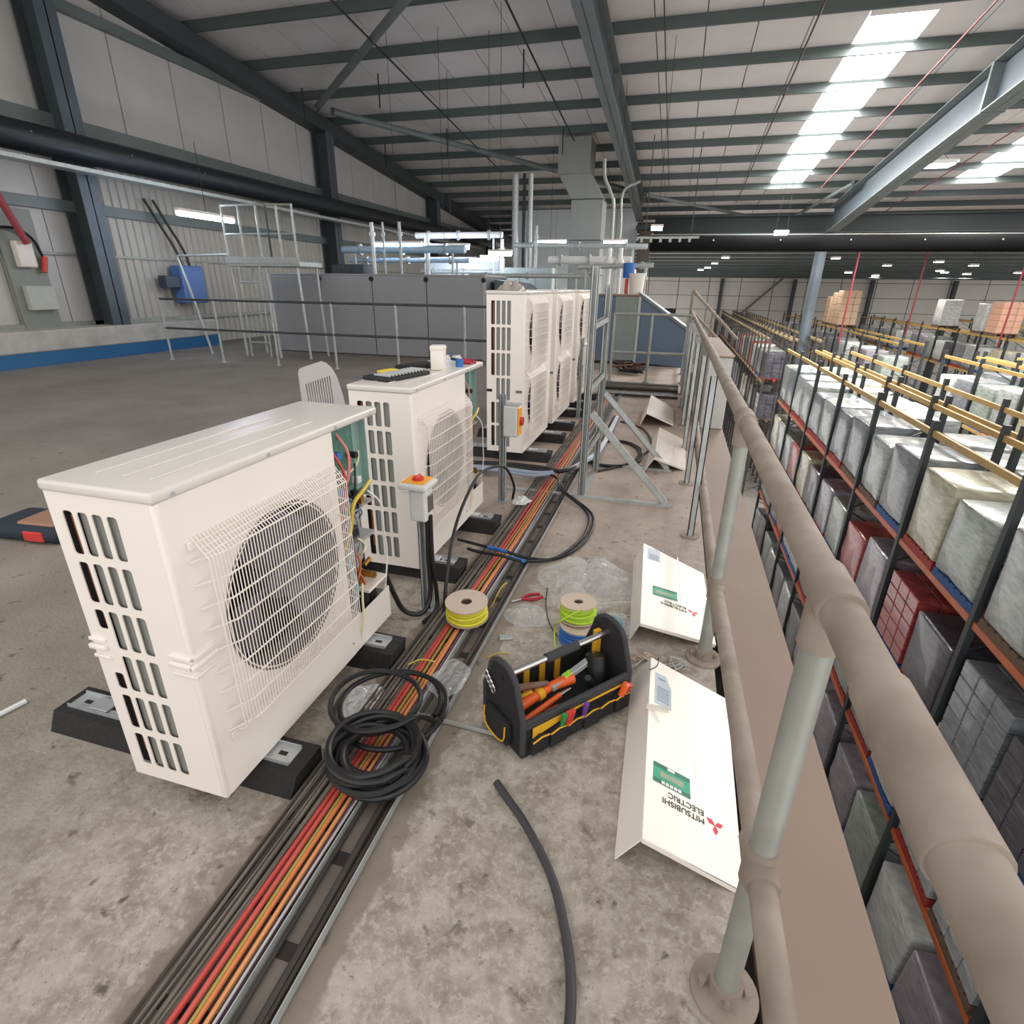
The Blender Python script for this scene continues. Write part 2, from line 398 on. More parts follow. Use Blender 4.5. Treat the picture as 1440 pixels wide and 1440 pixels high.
# braces in the roof plane
def brace(label, a, b_, r=.09):
    o = thing('roof_brace', label, 'brace', a); a = Vector(a); d = Vector(b_)-a
    obj('tube', MB().cyl((0, 0, 0), d, r, 12), steel_gr, o, smooth=True)
    for p, s in ((Vector((0, 0, 0)), 1), (d, -1)):
        u = d.normalized()*s; q = p+u*.25
        obj('end_plate', B((-.14, -.012, -.1), (.14, .012, .1), rot=u.to_track_quat('X', 'Z').to_matrix(), piv=(0, 0, 0)), steel_dk, o, p+u*.05)
brace('tubular brace from the top of the second wall column up and left of frame', (-10.9, 17.1, 6.3), (-5.4, 12.3, 6.75))
brace('tubular brace from second wall column down towards the square duct', (-10.5, 17.3, 6.2), (-2.5, 27.3, 5.35))
brace('thin tubular brace right of the grey rafter end, dipping to the nearest high bay lamp', (-1.9, 27.5, 5.2), (4.7, 34.7, 4.72), .07)
brace('thin tubular brace from the deep rafter down to the nearest high bay lamp', (5.9, 26.8, 5.3), (4.75, 34.9, 4.75), .07)
# sag rods / cables under the roof
def cable(label, x, y0, y1, dz, r, m, cat='rod', name='tie_rod'):
    pts = [(0, 0, 0)]; n = 6
    o = tag(obj(name, T([(0, (y1-y0)*i/n, roof_z(y0+(y1-y0)*i/n)-roof_z(y0)-.03*math.sin(math.pi*i/n)) for i in range(n+1)], r, 6), m, None, (x, y0, roof_z(y0)-dz)), label, cat)
dk = flat('dark_rod', '2A2B2C', .6); rr = flat('dull_red_pipe', '8A4A48', .6)
cable('black rod under the roof running towards the wall columns, leftmost of the long rods', -7.3, 10.5, 24, .45, .022, dk)
cable('black rod under the roof ending at the square silver duct', -3.9, 10.5, 20.9, .45, .022, dk)
cable('thin dark rod under the roof just right of the grey rafter', -.95, 10.5, 27, .35, .014, dk)
cable('dark reddish pipe under the roof left of the first skylight strip', 2.0, 10.5, 30, .4, .02, flat('dark_red_pipe', '3E2A2A', .6), 'pipe', 'sprinkler_pipe')
cable('dull red sprinkler pipe right of the first skylight strip', 5.0, 10.5, 28, .4, .022, rr, 'pipe', 'sprinkler_pipe')
cable('dull red sprinkler pipe near the second skylight strip', 8.6, 14, 32, .5, .022, rr, 'pipe', 'sprinkler_pipe')
for i, (x, y) in enumerate(((-10.9, 16.4), (-8.3, 16.0), (-8.0, 20), (-4.2, 15.5), (-4.2, 20.5), (-10.8, 21))):
    tag(obj('hanger_rod', MB().cyl((0, 0, 0), (0, 0, .75), .02, 6), dk, None, (x, y, roof_z(y)-.95)), 'short black hanger rod, %s' % ['above the second wall column', 'left of the long black rod by left wall', 'beside the long black rod near third purlin', 'nearest one beside the rod to the duct', 'far one just before the square duct', 'left of the wall eave beam beyond second column'][i], 'rod')

# ------------------------------------------------------------------ lamps
lampE = mat('lamp_diffuser', 'FFFFFF', .5, 0, 0, 1, emit=9)
lampB = mat('batten_diffuser', 'DDEBFF', .5, 0, 0, 1, emit=30)
def highbay(p, label, s=1.0):
    t = thing('high_bay_lamp', label, 'lamp', p, 0, 'high bay lamps over the warehouse')
    obj('housing', B((-.32*s, -.2*s, .02), (.32*s, .2*s, .14), .03), white_m, t)
    obj('diffuser', B((-.28*s, -.16*s, -.01), (.28*s, .16*s, .02)), lampE, t)
    zt = roof_z(p[1])-p[2]-.35
    area('high_bay_light', (p[0], p[1], p[2]-.03), (.5, .3), (240 if p[1] < 45 else 40)*s, (1, .95, .88))
    for sx in (-.25, .25): obj('suspension_wire', MB().cyl((sx*s, 0, .14), (sx*.4*s, 0, max(.2, zt)), .008, 5), dk, t)
HB = [((3.36, 24.6, 3.4), 'nearest high bay lamp of the row leading to the far wall'), ((2.96, 33, 3.34), 'second high bay lamp of the row leading to far wall'),
      ((2.56, 41, 3.34), 'third high bay lamp in the row leading to the far wall'), ((2.34, 49, 3.3), 'fourth high bay lamp in the row leading to far wall'),
      ((1.93, 51, 3.05), 'fifth high bay lamp in the row, close to the far wall'), ((1.46, 53, 2.95), 'farthest high bay lamp of the row leading to the far wall'),
      ((10.06, 33, 3.3), 'high bay lamp right of the round column, nearest of its group'), ((8.74, 40, 3.26), 'dim high bay lamp just right of the round column'),
      ((13.0, 45, 3.06), 'high bay lamp left of the far white pallet'), ((14.85, 42, 3.16), 'high bay lamp far right near the red drop pipes'),
      ((17.5, 44, 3.04), 'high bay lamp second from the right edge'), ((7.5, 24.0, 5.33), 'large bright high bay lamp under the deep rafter at right'),
      ((12.0, 50, 2.75), 'tiny far lamp between column and the first red drop pipe'), ((14.4, 52, 2.6), 'tiny far lamp over the brown carton loads'),
      ((18.95, 52, 2.85), 'tiny far lamp, left of the pair by the middle drop pipe'), ((17.9, 50, 2.9), 'tiny far lamp, right of the pair by the middle drop pipe'),
      ((20.4, 52, 2.75), 'tiny far lamp above the far white pallet'), ((22.7, 50, 2.8), 'tiny far lamp nearest the right edge')]
for i, (p, l) in enumerate(HB): highbay(p, l, 2.0 if i == 11 else .8)
def batten(p, L, label, rz=0, r=.05):
    t = thing('batten_lamp', label, 'lamp', p, rz, 'lit batten lamps around the plant')
    obj('tray', B((-L/2, -.05, .04), (L/2, .05, .09)), plast_w, t)
    obj('tube', MB().cyl((-L/2+.02, 0, 0), (L/2-.02, 0, 0), r, 10), lampB, t, smooth=True)
    for s in (0,): obj('hanger', MB().cyl((s*L*.35, 0, .09), (s*L*.35, 0, (roof_z(p[1])-.005-p[2]) if rz == 0 else 1.3), .006, 5), dk, t)
batten((-9.5, 10.45, 2.72), 1.5, 'glowing blue-white batten lamp by the left wall above the flare-tinted enclosure', math.radians(90))
BT = [((-7.0, 14.0, 2.42), 1.3, 'bluish batten lamp behind the step-over platform'), ((-6.0, 14.6, 2.40), 1.4, 'warm white batten lamp above the grey tunnel, left of the third column'),
      ((-6.6, 16.6, 2.18), 1.5, 'wide bright batten lamp just over the grey tunnel top'), ((-4.9, 15.0, 2.15), .5, 'small warm batten lamp left of the vertical pipes'),
      ((-4.3, 14.0, 2.22), .6, 'short bluish batten lamp over the tallest outdoor unit'), ((-4.6, 21.0, 2.95), 1.15, 'long batten lamp against the white plant room wall'),
      ((-2.0, 18.0, 2.72), .7, 'batten lamp immediately right of the square duct'), ((-.75, 16.0, 2.9), .3, 'small bright lamp by the end of the cable tray above the bucket')]
for p, L, l in BT: batten(p, L, l)

# ------------------------------------------------------------------ left wall services
t = thing('air_sock', 'long black round air duct along the left wall with small nozzles', 'duct', (-11.05, 1, 3.72))
obj('tube', MB().cyl((0, 0, 0), (0, 33, .1), .24, 20), mat('black_duct_fabric', '1E2226', .45, 0, .2, 3), t, smooth=True)
for i in range(16):
    y = 3.5+i*1.9; obj('nozzle', MB().cyl((.17, y, .06), (.235, y, .08), .02, 8), chrome, t)
obj('suspension_rail', B((-.05, 0, .22), (.0, 33, .27)), galv, t)
t = thing('wall_cable_tray', 'galvanised cable tray under the black duct on left wall', 'tray', (-11.05, 4, 3.36))
obj('tray_bed', B((-.15, 0, 0), (.15, 28, .02)), galv, t)
for s in (-.15, .15): obj('side_rail', B((s-.01, 0, 0), (s+.01, 28, .07)), galv, t)
t = thing('air_sock', 'broad black round air duct crossing above the warehouse racks', 'duct', (-1.5, 27.0, 3.28))
obj('tube', MB().cyl((0, 0, 0), (34, 1.5, .0), .31, 20), flat('matt_black_duct', '0C0C0D', .95), t, smooth=True)
MATS['matt_black_duct'].node_tree.nodes['Principled BSDF'].inputs['Specular IOR Level'].default_value = .15
for i in range(12): obj('nozzle', MB().cyl((2.6+i*2.6, -.19+i*.11, .1), (2.6+i*2.6, -.27+i*.11, .1), .03, 6), chrome, t)
obj('seam_strip', MB().cyl((0, -.0, .33), (34, 1.5, .33), .012, 6), galv, t)
# blue-grey isolator enclosure on wall with conduits; the blue lens flare is in its colour
bl = flat('flare_tinted_enclosure', '5878B4', .5)
t = thing('wall_enclosure', 'flare-tinted grey-blue enclosure on the left wall beside the nearest column', 'enclosure', (-11.7, 11.9, 1.0))
obj('body', B((-.18, -.34, 0), (.18, .34, .85), .03), bl, t)
obj('door', B((.18, -.28, .06), (.2, .28, .78), .008), bl, t)
obj('side_box', B((-.15, -.75, .35), (.1, -.36, .62), .02), flat('slate_box', '3F4A5C', .5), t)
for k in (-.12, .12): obj('conduit', T([(0, k, .85), (0, k-.1, 1.2), (-.05, k-.35, 1.7), (-.1, k-.6, 2.2)], .03, 8, 5), dkcab, t, smooth=True)
t = thing('isolator_board', 'grey board with white isolator boxes left of the nearest column', 'board', (-11.88, 8.35, .6))
obj('back_board', B((-.04, -.35, -.1), (0, .33, 2.1)), flat('grey_board', '8D918B', .6), t)
obj('meter_box', B((0, -.22, .35), (.12, .3, .78), .01), flat('pale_box', 'BDBFB8', .5), t)
obj('switch_box', B((0, -.2, 1.1), (.15, .1, 1.55), .02), plast_w, t)
plabel(obj('plug', MB().cyl((.08, .22, 1.02), (.08, .3, 1.3), .05, 12), red_m, t), 'red plug')
obj('lead', T([(.05, -.6, 2.3), (.05, -.5, 1.8), (.1, -.1, 1.75), (.1, .15, 1.6), (.08, .27, 1.3)], .025, 8, 6), blackr, t, smooth=True)
tag(obj('fire_pipe', MB().cyl((-11.65, 8.3, 2.1), (-11.65, 7.55, 4.2), .06, 12), flat('faded_red_paint', '9A3A42', .5), None, smooth=True), 'faded red pipe slanting up left wall above the isolator board', 'pipe')
t = thing('wall_plinth', 'low white boxed duct with blue base along the left wall', 'duct', (-11.6, 3, 0))
obj('box', B((-.35, 0, .25), (.35, 9.1, .62), .02), mat('chipped_white', 'C9C6BF', .7, 0, .3, 3), t)
obj('base', B((-.33, 0, 0), (.33, 9.1, .25)), flat('blue_base', '2C6A9C', .6), t)

# ------------------------------------------------------------------ outdoor units
def side_panel_mesh(D, Hh, tall):
    # local 2d: u from 0 (rear) to D (front), v up
    loops = [[(0, 0), (D, 0), (D, Hh), (0, Hh)]]
    top = Hh-.035; pitch_ = (Hh-.075)/6; sw, gap = .032, .0145
    for c in range(4):
        u0 = .042+c*(sw+gap)
        for r in range(6):
            v1 = top-r*pitch_-.012; v0 = v1-pitch_+.022
            if c == 0 and r == (3 if tall else 2): v0 += 0 if tall else pitch_*.42
            if c == 0 and r == 3:
                if tall: continue
                v1 -= pitch_*.45
            loops.append(rrect(u0, v0, u0+sw, v1, .009))
    return splines('side_panel', loops, .003, casing)
def grille(y0, y1, z0, z1):
    m = MB(); d = .045; n = 52; r = .0014
    b = m
    def wire(pts, rr=.0016): m.tube(pts, rr, 4)
    for i in range(n+1):
        y = y0+(y1-y0)*i/n
        wire([(0.001, y, z1), (d, y, z1-.055), (d, y, z0+.02), (0.001, y, z0)])
    nz = 8
    for i in range(nz+1):
        z = z0+.02+(z1-.055-z0-.02)*i/nz
        wire([(0.001, y0-.02, z-.006), (d+.002, y0+.05, z), (d+.002, y1-.005, z), (0.001, y1+.006, z)], .0026)
    for k in (.25, .5, .75):
        x = d*k; z = z1-.055*k
        wire([(x, y0, z), (x, y1, z)], .0018)
    for (y, z) in ((y0-.005, z1-.02), (y0-.005, z0-.01), (y1-.01, z0-.01)): m.box((0, y-.012, z-.012), (.006, y+.012, z+.012), .002)
    return m.mesh('fan_grille', casing)
def fan_meshes(r):
    sh = MB().lathe((0, 0, 0), [(r+.012, .004), (r, .0), (r-.006, -.03), (r-.004, -.10)], 40, 'x').mesh('fan_shroud', flat('shroud_grey', '5E5A5A', .5), True)
    disc = MB().lathe((0, 0, 0), [(.001, -.16), (r, -.16)], 32, 'x').mesh('fan_well', dark_in)
    bl = MB()
    for k in range(3):
        a0 = k*2*math.pi/3; n = 7; P = []; Q = []
        for i in range(n):
            a = a0+i*.23; x = -.03-.07*i/(n-1)
            P.append(bl.b.verts.new((x, .05*math.cos(a), .05*math.sin(a))))
            rr = (r-.012)*(1-.25*abs(i-3)/6); Q.append(bl.b.verts.new((x+.01, rr*math.cos(a+.25), rr*math.sin(a+.25))))
        for i in range(n-1): bl.b.faces.new((P[i], P[i+1], Q[i+1], Q[i]))
    blade = bl.mesh('fan_blades', fan_m, True)
    hub = MB().lathe((0, 0, 0), [(.001, -.02), (.04, -.022), (.055, -.035), (.055, -.1)], 20, 'x').mesh('fan_hub', fan_m, True)
    return sh, disc, blade, hub
FANM = {}
def unit(label, xf, y0, zb, w_, h, D, tall, open_, group=None, rz=0, detail=True):
    t = thing('condensing_unit', label, 'air conditioner', (xf, y0, zb), rz, group)
    hb = h-.03
    sp = put('side_panel', side_panel_mesh(D, hb, tall), t, (-D, 0, 0), (math.radians(90), 0, 0))
    # front corner post of the casing wraps round
    obj('corner_post', MB().box((-.016, -.003, 0), (.003, .016, hb), .006, seg=3), casing, t, smooth=True)
    wp = .715 if open_ else w_
    fans = []
    if tall: fans = [(.40, h*.745), (.40, h*.30)]; fr = .235
    else: fans = [(.40, .50)]; fr = .262
    lps = [[(0, 0), (wp, 0), (wp, hb), (0, hb)]]+[circ(cy, cz, fr) for cy, cz in fans]
    fp = put('front_panel', splines('front_panel', lps, .003, casing), t, (0, 0, 0), (math.radians(90), 0, math.radians(90)))
    if fr not in FANM: FANM[fr] = fan_meshes(fr)
    sh, disc, blade, hub = FANM[fr]
    for cy, cz in fans:
        s = put('fan_shroud', sh, t, (0, cy, cz)); put('fan_well', disc, t, (0, cy, cz))
        put('fan_blades', blade, t, (0, cy, cz), (R.random()*2, 0, 0)); put('fan_hub', hub, t, (0, cy, cz))
        hh = .31 if not tall else .30
        g = put('fan_grille', grille(cy-.325, cy+.305, cz-hh, cz+hh), t, (0.002, 0, 0))
    # lid
    m = MB().box((-D-.006, -.008, hb), (.008, w_+.006, h), .009, seg=3)
    lid = obj('lid', m, lid_m, t, smooth=True)
    for k in range(3):
        u = -D+.085+k*.085
        obj('rib', MB().box((u, .07, h-.001), (u+.012, w_-.30, h+.004), .003, seg=2), lid_m, lid)
    sc = MB()
    for y in (.05, w_*.38, w_*.72, w_-.05): sc.cyl((.008, y, h-.018), (.012, y, h-.018), .006, 8)
    for z in (.06, .3, .62): sc.cyl((.0015, wp-.015, z), (.006, wp-.015, z), .005, 8)
    o = obj('screws', sc, zinc, t); o['kind'] = 'stuff'
    obj('base_pan', B((-D, .004, 0), (-.004, w_, .035)), casing, t)
    obj('coil', B((-D+.084, .009, .04), (-.10, .045, hb-.02)), coil_m, t)
    obj('slot_dark_sheet', B((-D+.003, .018, .036), (-D+.084, .022, hb-.004)), dark_in, t)  # dark sheet added behind the first slots to stand in for inner shade
    obj('rear_coil', B((-D+.01, .05, .04), (-D+.03, w_-.02, hb-.02)), coil_m, t)
    obj('rear_grille', B((-D, .05, .03), (-D+.006, w_, hb)), mat('rear_guard', '6A6C6A', .6), t)
    obj('inner_box', B((-D+.06, .06, .04), (-.165, wp-.01, hb-.02)), dark_in, t)
    obj('copper_pipe', T([(-D+.062, .010, .10), (-D+.064, .010, .5), (-D+.06, .010, hb-.06)], .0055, 6), copper, t)
    # moulded handles: three stepped ridges at the rear edge and round the front corner
    zc = h*.475
    if tall:
        obj('handle', B((-D+.0, -.006, zc-.012-.1), (-D+.05, .004, zc+.012-.1), .003), dark_in, t)
        obj('handle', B((-.07, -.006, zc-.012-.1), (-.012, .004, zc+.012-.1), .003), steel_gr, t)
    else:
        for (xa, xb, ya) in ((-D-.006, -D+.052, 0), (-.07, .009, .075)):
            m = MB()
            for k, (dz, th, pr) in enumerate(((.036, .012, .009), (.012, .016, .014), (-.02, .012, .008))):
                m.box((xa, -pr, zc+dz), (xb, .0, zc+dz+th), .004, seg=2)
                if ya: m.box((-.001, -pr, zc+dz), (pr, ya, zc+dz+th), .004, seg=2)
            obj('handle', m, casing, t, smooth=True)
    if not open_:
        obj('side_cover', B((-D, w_-.003, 0), (0, w_, hb)), casing, t)
        obj('service_cover', B((.0, .74, .10), (.006, w_, hb-.01), .002), casing, t)
    else:
        obj('lower_cover', B((-.004, wp-.002, 0), (.001, w_, .15), .001), casing, t)
        obj('lower_side_cover', B((-.20, w_-.004, 0), (-.004, w_, .13), .001), casing, t)
        obj('partition', B((-D+.03, wp-.012, .035), (-.005, wp-.008, hb)), zinc, t)
        pb = obj('circuit_board', B((-.07, wp+.005, h*.66), (-.06, w_-.085, h-.035)), pcb_m, t)
        cp = [((.02, .05), 'capacitor'), ((.09, .10), 'relay'), ((.15, .16), 'capacitor'), ((.05, .18), 'relay'), ((.17, .05), 'relay')]
        for k, ((dy, dz), nm) in enumerate(cp):
            y = wp+.03+dy; z = h*.66+dz
            if nm == 'relay': obj(nm, B((-.06, y-.012, z-.012), (-.03, y+.016, z+.014), .002), [blue_m, white_m, blackr][k % 3], pb)
            else: obj(nm, MB().cyl((-.06, y, z), (-.02, y, z), .013, 12), blackr if k else flat('dark_blue', '2A4AA0'), pb, smooth=True)
        hs = MB().box((-.24, w_-.034, h*.62), (-.03, w_-.030, h-.035)).box((-.062, w_-.085, h*.66), (-.058, w_-.03, h-.035))
        for k in range(9): hs.box((-.20+k*.018, w_-.03, h*.64), (-.19+k*.018, w_-.008, h-.035))
        obj('heat_sink', hs, flat('teal_sheet', '8CA8A0', .4), t)
        obj('terminal_bracket', B((-.12, wp+.02, h*.44), (-.03, w_-.03, h*.455)), zinc, t)
        obj('terminal_block', B((-.11, wp+.04, h*.455), (-.06, w_-.09, h*.50), .003), blackr, t)
        obj('connector', B((-.07, wp+.05, h*.5), (-.03, wp+.09, h*.56), .004), white_m, t)
        plabel(obj('choke', MB().lathe((-.09, wp+.14, h*.57), [(.001, 0), (.035, 0), (.035, .02), (.012, .03), (.012, .07), (.001, .07)], 16), flat('lilac', 'C79BD0'), t, smooth=True), 'lilac choke')
        # harness
        obj('bay_back', B((-D+.03, wp, .036), (-D+.036, w_-.01, h*.62)), dark_in, t)
        obj('shelf', B((-.20, wp, h*.60), (-.02, w_-.03, h*.605)), zinc, t)
        W = [((-.06, wp+.03, h*.46), (-.03, wp+.05, h*.56), (-.02, wp+.07, h*.66), (-.01, wp+.13, h*.70), (-.03, wp+.22, h*.71), yel_m, .008),
             ((-.08, wp+.04, h*.9), (-.05, wp+.07, h*.8), (-.05, wp+.08, h*.7), (-.07, wp+.05, h*.62), (-.08, wp+.04, h*.5), red_m, .005),
             ((-.10, wp+.12, h*.93), (-.06, wp+.13, h*.85), (-.05, wp+.10, h*.76), (-.06, wp+.08, h*.72), (-.08, wp+.10, h*.66), flat('pink', 'D9857E'), .006),
             ((-.07, wp+.02, h*.64), (-.04, wp+.05, h*.60), (-.04, wp+.07, h*.56), (-.07, wp+.05, h*.5), (-.06, wp+.04, h*.46), orange_m, .005),
             ((-.06, wp+.05, h*.45), (-.05, wp+.06, h*.36), (-.04, wp+.07, h*.28), (-.05, wp+.05, h*.2), (-.08, wp+.04, h*.12), flat('pale_blue', '7FB4C8'), .006),
             ((-.06, wp+.10, h*.45), (-.05, wp+.12, h*.38), (-.06, wp+.13, h*.33), (-.07, wp+.12, h*.28), (-.09, wp+.12, h*.22), orange_m, .005),
             ((-.05, w_-.08, h*.66), (-.03, w_-.02, h*.58), (-.03, w_-.01, h*.45), (-.03, w_, h*.32), (-.04, w_-.03, h*.14), white_m, .004),
             ((-.05, wp+.12, h*.27), (-.03, wp+.08, h*.22), (-.02, wp+.06, h*.15), (-.03, wp+.05, h*.08), (-.04, wp+.05, h*.03), flat('cream_wire', 'E5E2B8'), .005),
             ((-.09, wp+.06, h*.88), (-.06, wp+.04, h*.78), (-.06, wp+.10, h*.69), (-.05, wp+.14, h*.64), (-.06, wp+.16, h*.6), blackr, .005)]
        W = [tuple(Vector(p)+Vector((.035, 0, 0)) for p in a[:5])+tuple(a[5:]) for a in W]
        for a in W: obj('wire', T(a[:5], a[6], 6, 5), a[5], t, smooth=True)
        cs = [flat('cream_wire', 'E5E2B8'), blackr, flat('pink', 'D9857E'), white_m, flat('brown_wire', '7A4A3A'), flat('grey_wire', '8A8A90'), blue_m, red_m]
        for k in range(18):
            y0_, y1_ = wp+R.uniform(.02, w_-wp-.06), wp+R.uniform(.02, w_-wp-.06); z0_ = h*R.uniform(.3, .85); z1_ = z0_-R.uniform(.06, .3)
            z1_ = max(.05, z1_); xx = R.uniform(-.07, -.02)
            obj('wire', T([(xx, y0_, z0_), (xx+.015, y0_*.6+y1_*.4+R.uniform(-.02, .02), z0_*.6+z1_*.4), (xx+.01, y0_*.3+y1_*.7, z0_*.25+z1_*.75), (xx-.02, y1_, z1_)], R.choice((.003, .004, .005)), 5, 4), cs[k % 8], t, smooth=True)
        for k in range(7):
            obj('component', B((-.06, wp+.02+.03*k, h*(.60+.02*(k % 3))), (-.03, wp+.04+.03*k, h*(.645+.03*(k % 2))), .002), [white_m, blackr, brass, zinc][k % 4], t)
        for k, (dy, mt, r) in enumerate(((.06, flat('dark_red_insulation', '7A2A22'), .02), (.11, mat('dark_copper', '6A3020', .4, .4), .012), (.15, MATS['dark_copper'], .012))):
            obj('copper_pipe', T([(-.14, wp+dy, h*.43), (-.13, wp+dy+.01, h*.3), (-.14, wp+dy, h*.1)], r, 8, 3), mt, t, smooth=True)
        vv = Vector((.05, 0, 0))
        v_ = obj('valve', MB().cyl((-.10, wp+.16, h*.24), (-.10, wp+.16, h*.31), .02, 10).cyl((-.10, wp+.16, h*.30), (-.04, wp+.16, h*.30), .012, 8).cyl((-.13, wp+.20, h*.27), (-.05, wp+.20, h*.27), .014, 8).cyl((-.10, wp+.2, h*.31), (-.10, wp+.25, h*.32), .01, 8), brass, t, smooth=True)
        v_.location.x += .05
        vb_ = obj('valve_bracket', MB().box((-.12, wp+.12, h*.225), (-.04, w_-.03, h*.24), .003), plast_w, t)
        vb_.location.x += .055
        for dy in (.155, .215): obj('insulated_pipe', T([(-.045, wp+dy, h*.225), (-.04, wp+dy, h*.12), (-.05, wp+dy+.01, .04)], .028, 10, 3), blackr, t, smooth=True)
        obj('compressor', MB().lathe((-.19, wp+.15, .04), [(.001, 0), (.08, 0), (.085, .03), (.085, .22), (.06, .27), (.001, .28)], 20), blackr, t, smooth=True)
    return t
def rubber_foot(label, xc, y, L=.95, h=.085, wd=.13):
    t = thing('rubber_support', label, 'support', (xc, y, 0))
    m = MB(); m.prism([(-L/2, -wd/2-.02, 0), (-L/2, wd/2+.02, 0), (-L/2+.02, wd/2, h), (-L/2+.02, -wd/2, h)], (L-.02, 0, 0))
    obj('rubber_block', m, rubberf, t)
    ch = MB().box((-L/2+.05, -.035, h), (L/2-.05, .035, h+.004)).box((-L/2+.05, -.037, h-.0), (L/2-.05, -.033, h+.014)).box((-L/2+.05, .033, h), (L/2-.05, .037, h+.014))
    c = obj('steel_channel', ch, zinc, t)
    for k in range(14):
        x = -L/2+.09+k*(L-.2)/13; obj('slot', B((x, -.008, h+.0042), (x+.03, .008, h+.0046)), dark_in, c)
    for x in (-L/2+.18, L/2-.18): obj('clamp_plate', B((x-.04, -.028, h+.005), (x+.04, .028, h+.013), .002), zinc, t)
    return t
# units: fronts face the guardrail (+X)
unit('nearest cream single-fan outdoor unit, largest, with its service bay open', -1.104, .893, .100, 1.02, .955, .335, False, True, 'single fan outdoor units')
unit('second cream single-fan outdoor unit with tools and a packet lying on its lid', -1.155, 2.346, .100, 1.03, .955, .33, False, True, 'single fan outdoor units')
unit('nearest of the tall twin-fan outdoor units, plastic bag on its top', -1.205, 4.63, .100, 1.05, 1.365, .335, True, False, 'tall twin fan outdoor units')
unit('middle one of the three tall twin-fan outdoor units', -1.19, 5.86, .100, 1.05, 1.365, .335, True, False, 'tall twin fan outdoor units')
unit('farthest of the three tall twin-fan units, beside the steel frame', -1.17, 7.10, .100, 1.05, 1.365, .335, True, False, 'tall twin fan outdoor units')
FT = [(-1.42, 1.09, 'rubber support beam under the near end of the nearest unit', 1.02), (-1.42, 1.72, 'rubber support beam under the far end of the nearest unit', 1.0),
      (-1.40, 2.50, 'rubber support beam under the near end of the second unit', .86), (-1.44, 3.16, 'rubber support beam under the far end of second unit', .92),
      (-1.36, 4.80, 'rubber support beam under near end of the nearest tall unit', .95), (-1.36, 5.5, 'rubber support beam under far end of the nearest tall unit', .95),
      (-1.36, 6.05, 'rubber support beam under near end of the middle tall unit', .95), (-1.36, 6.75, 'rubber support beam under far end of the middle tall unit', .95),
      (-1.34, 7.3, 'rubber support beam under near end of the farthest tall unit', .95), (-1.34, 7.95, 'rubber support beam under far end of the farthest tall unit', .95)]
for x, y, l, L in FT: rubber_foot(l, -.968-L/2, y, L)

# ------------------------------------------------------------------ cable tray and its cables
t = thing('cable_tray', 'long galvanised cable tray on the deck, full of dusty cables', 'tray', (0, -.6, 0))
trd = mat('dusty_galvanised', '7A7068', .6, .3, .3, 8)
LY = 10.0
for x in (-.962, -.762, -.658):
    obj('side_rail', B((x-.0015, 0, .006), (x+.0015, LY, .034)), trd if x < -.9 else galv, t)
for xa, xb in ((-.962, -.762), (-.762, -.658)):
    obj('tray_bed', B((xa, 0, .004), (xb, LY, .006)), trd, t)
slot = B((-.955, 0, .0062), (-.77, .03, .0068)).mesh('slot', dark_in)
sl2 = B((-.748, 0, .0062), (-.668, .04, .0068)).mesh('slot', dark_in)
for k in range(40):
    put('slot', slot, t, (0, k*.24+.1, 0)); put('slot', sl2, t, (0, k*.24+.02, 0))
def tcable(x, r, m, label, z=.02, y0=-.6, y1=8.6, wob=.004, grp=None, name='cable'):
    ph = R.random()*6; pts = []
    n = 46
    for i in range(n+1):
        y = y0+(y1-y0)*i/n; pts.append((x+wob*math.sin(y*1.7+ph)+wob*.6*math.sin(y*4.1+ph*2), y, z+r+.0*math.sin(y)))
    return tag(obj(name, T(pts, r, 6), m, None, smooth=True), label, 'cable', grp)
for i in range(10):
    tcable(-.955+i*.0085, .0042+.0008*(i % 3), dkcab if i % 4 == 2 else graycab, 'dusty grey cable lying with its like on the left side of the cable tray', .008+(.007 if i % 2 else 0), wob=.005, grp='dusty grey cables in the tray')
tcable(-.868, .0075, flat('dusty_red_cable', 'C24A42'), 'red cable in the tray, left one of the pair', .018)
tcable(-.850, .0075, flat('salmon_insulation', 'C95A4E'), 'red cable in the tray, right one of the pair', .018)
tcable(-.832, .0055, flat('dull_yellow_cable', 'A8984A'), 'thin yellow cable in the tray between the red and orange cables', .02)
tcable(-.816, .0065, orange_m, 'orange cable in tray, next to the yellow one', .018)
tcable(-.800, .0065, flat('light_orange', 'E29A62'), 'pale orange cable in tray, next to the purple one', .018)
tcable(-.785, .0062, purple_m, 'purple cable in the tray right of the orange cables', .014)
tcable(-.771, .0035, silvercab, 'silvery cable against the divider of the tray', .03)
tcable(-.745, .005, dkcab, 'thin dark cable just right of the tray divider', .01)
tcable(-.690, .011, dkcab, 'thick dark cable in right-hand tray channel, left of its twin', .008)
tcable(-.672, .008, flat('brown_black_cable', '332C28', .6), 'thick dark cable hugging the right edge of the tray', .012)

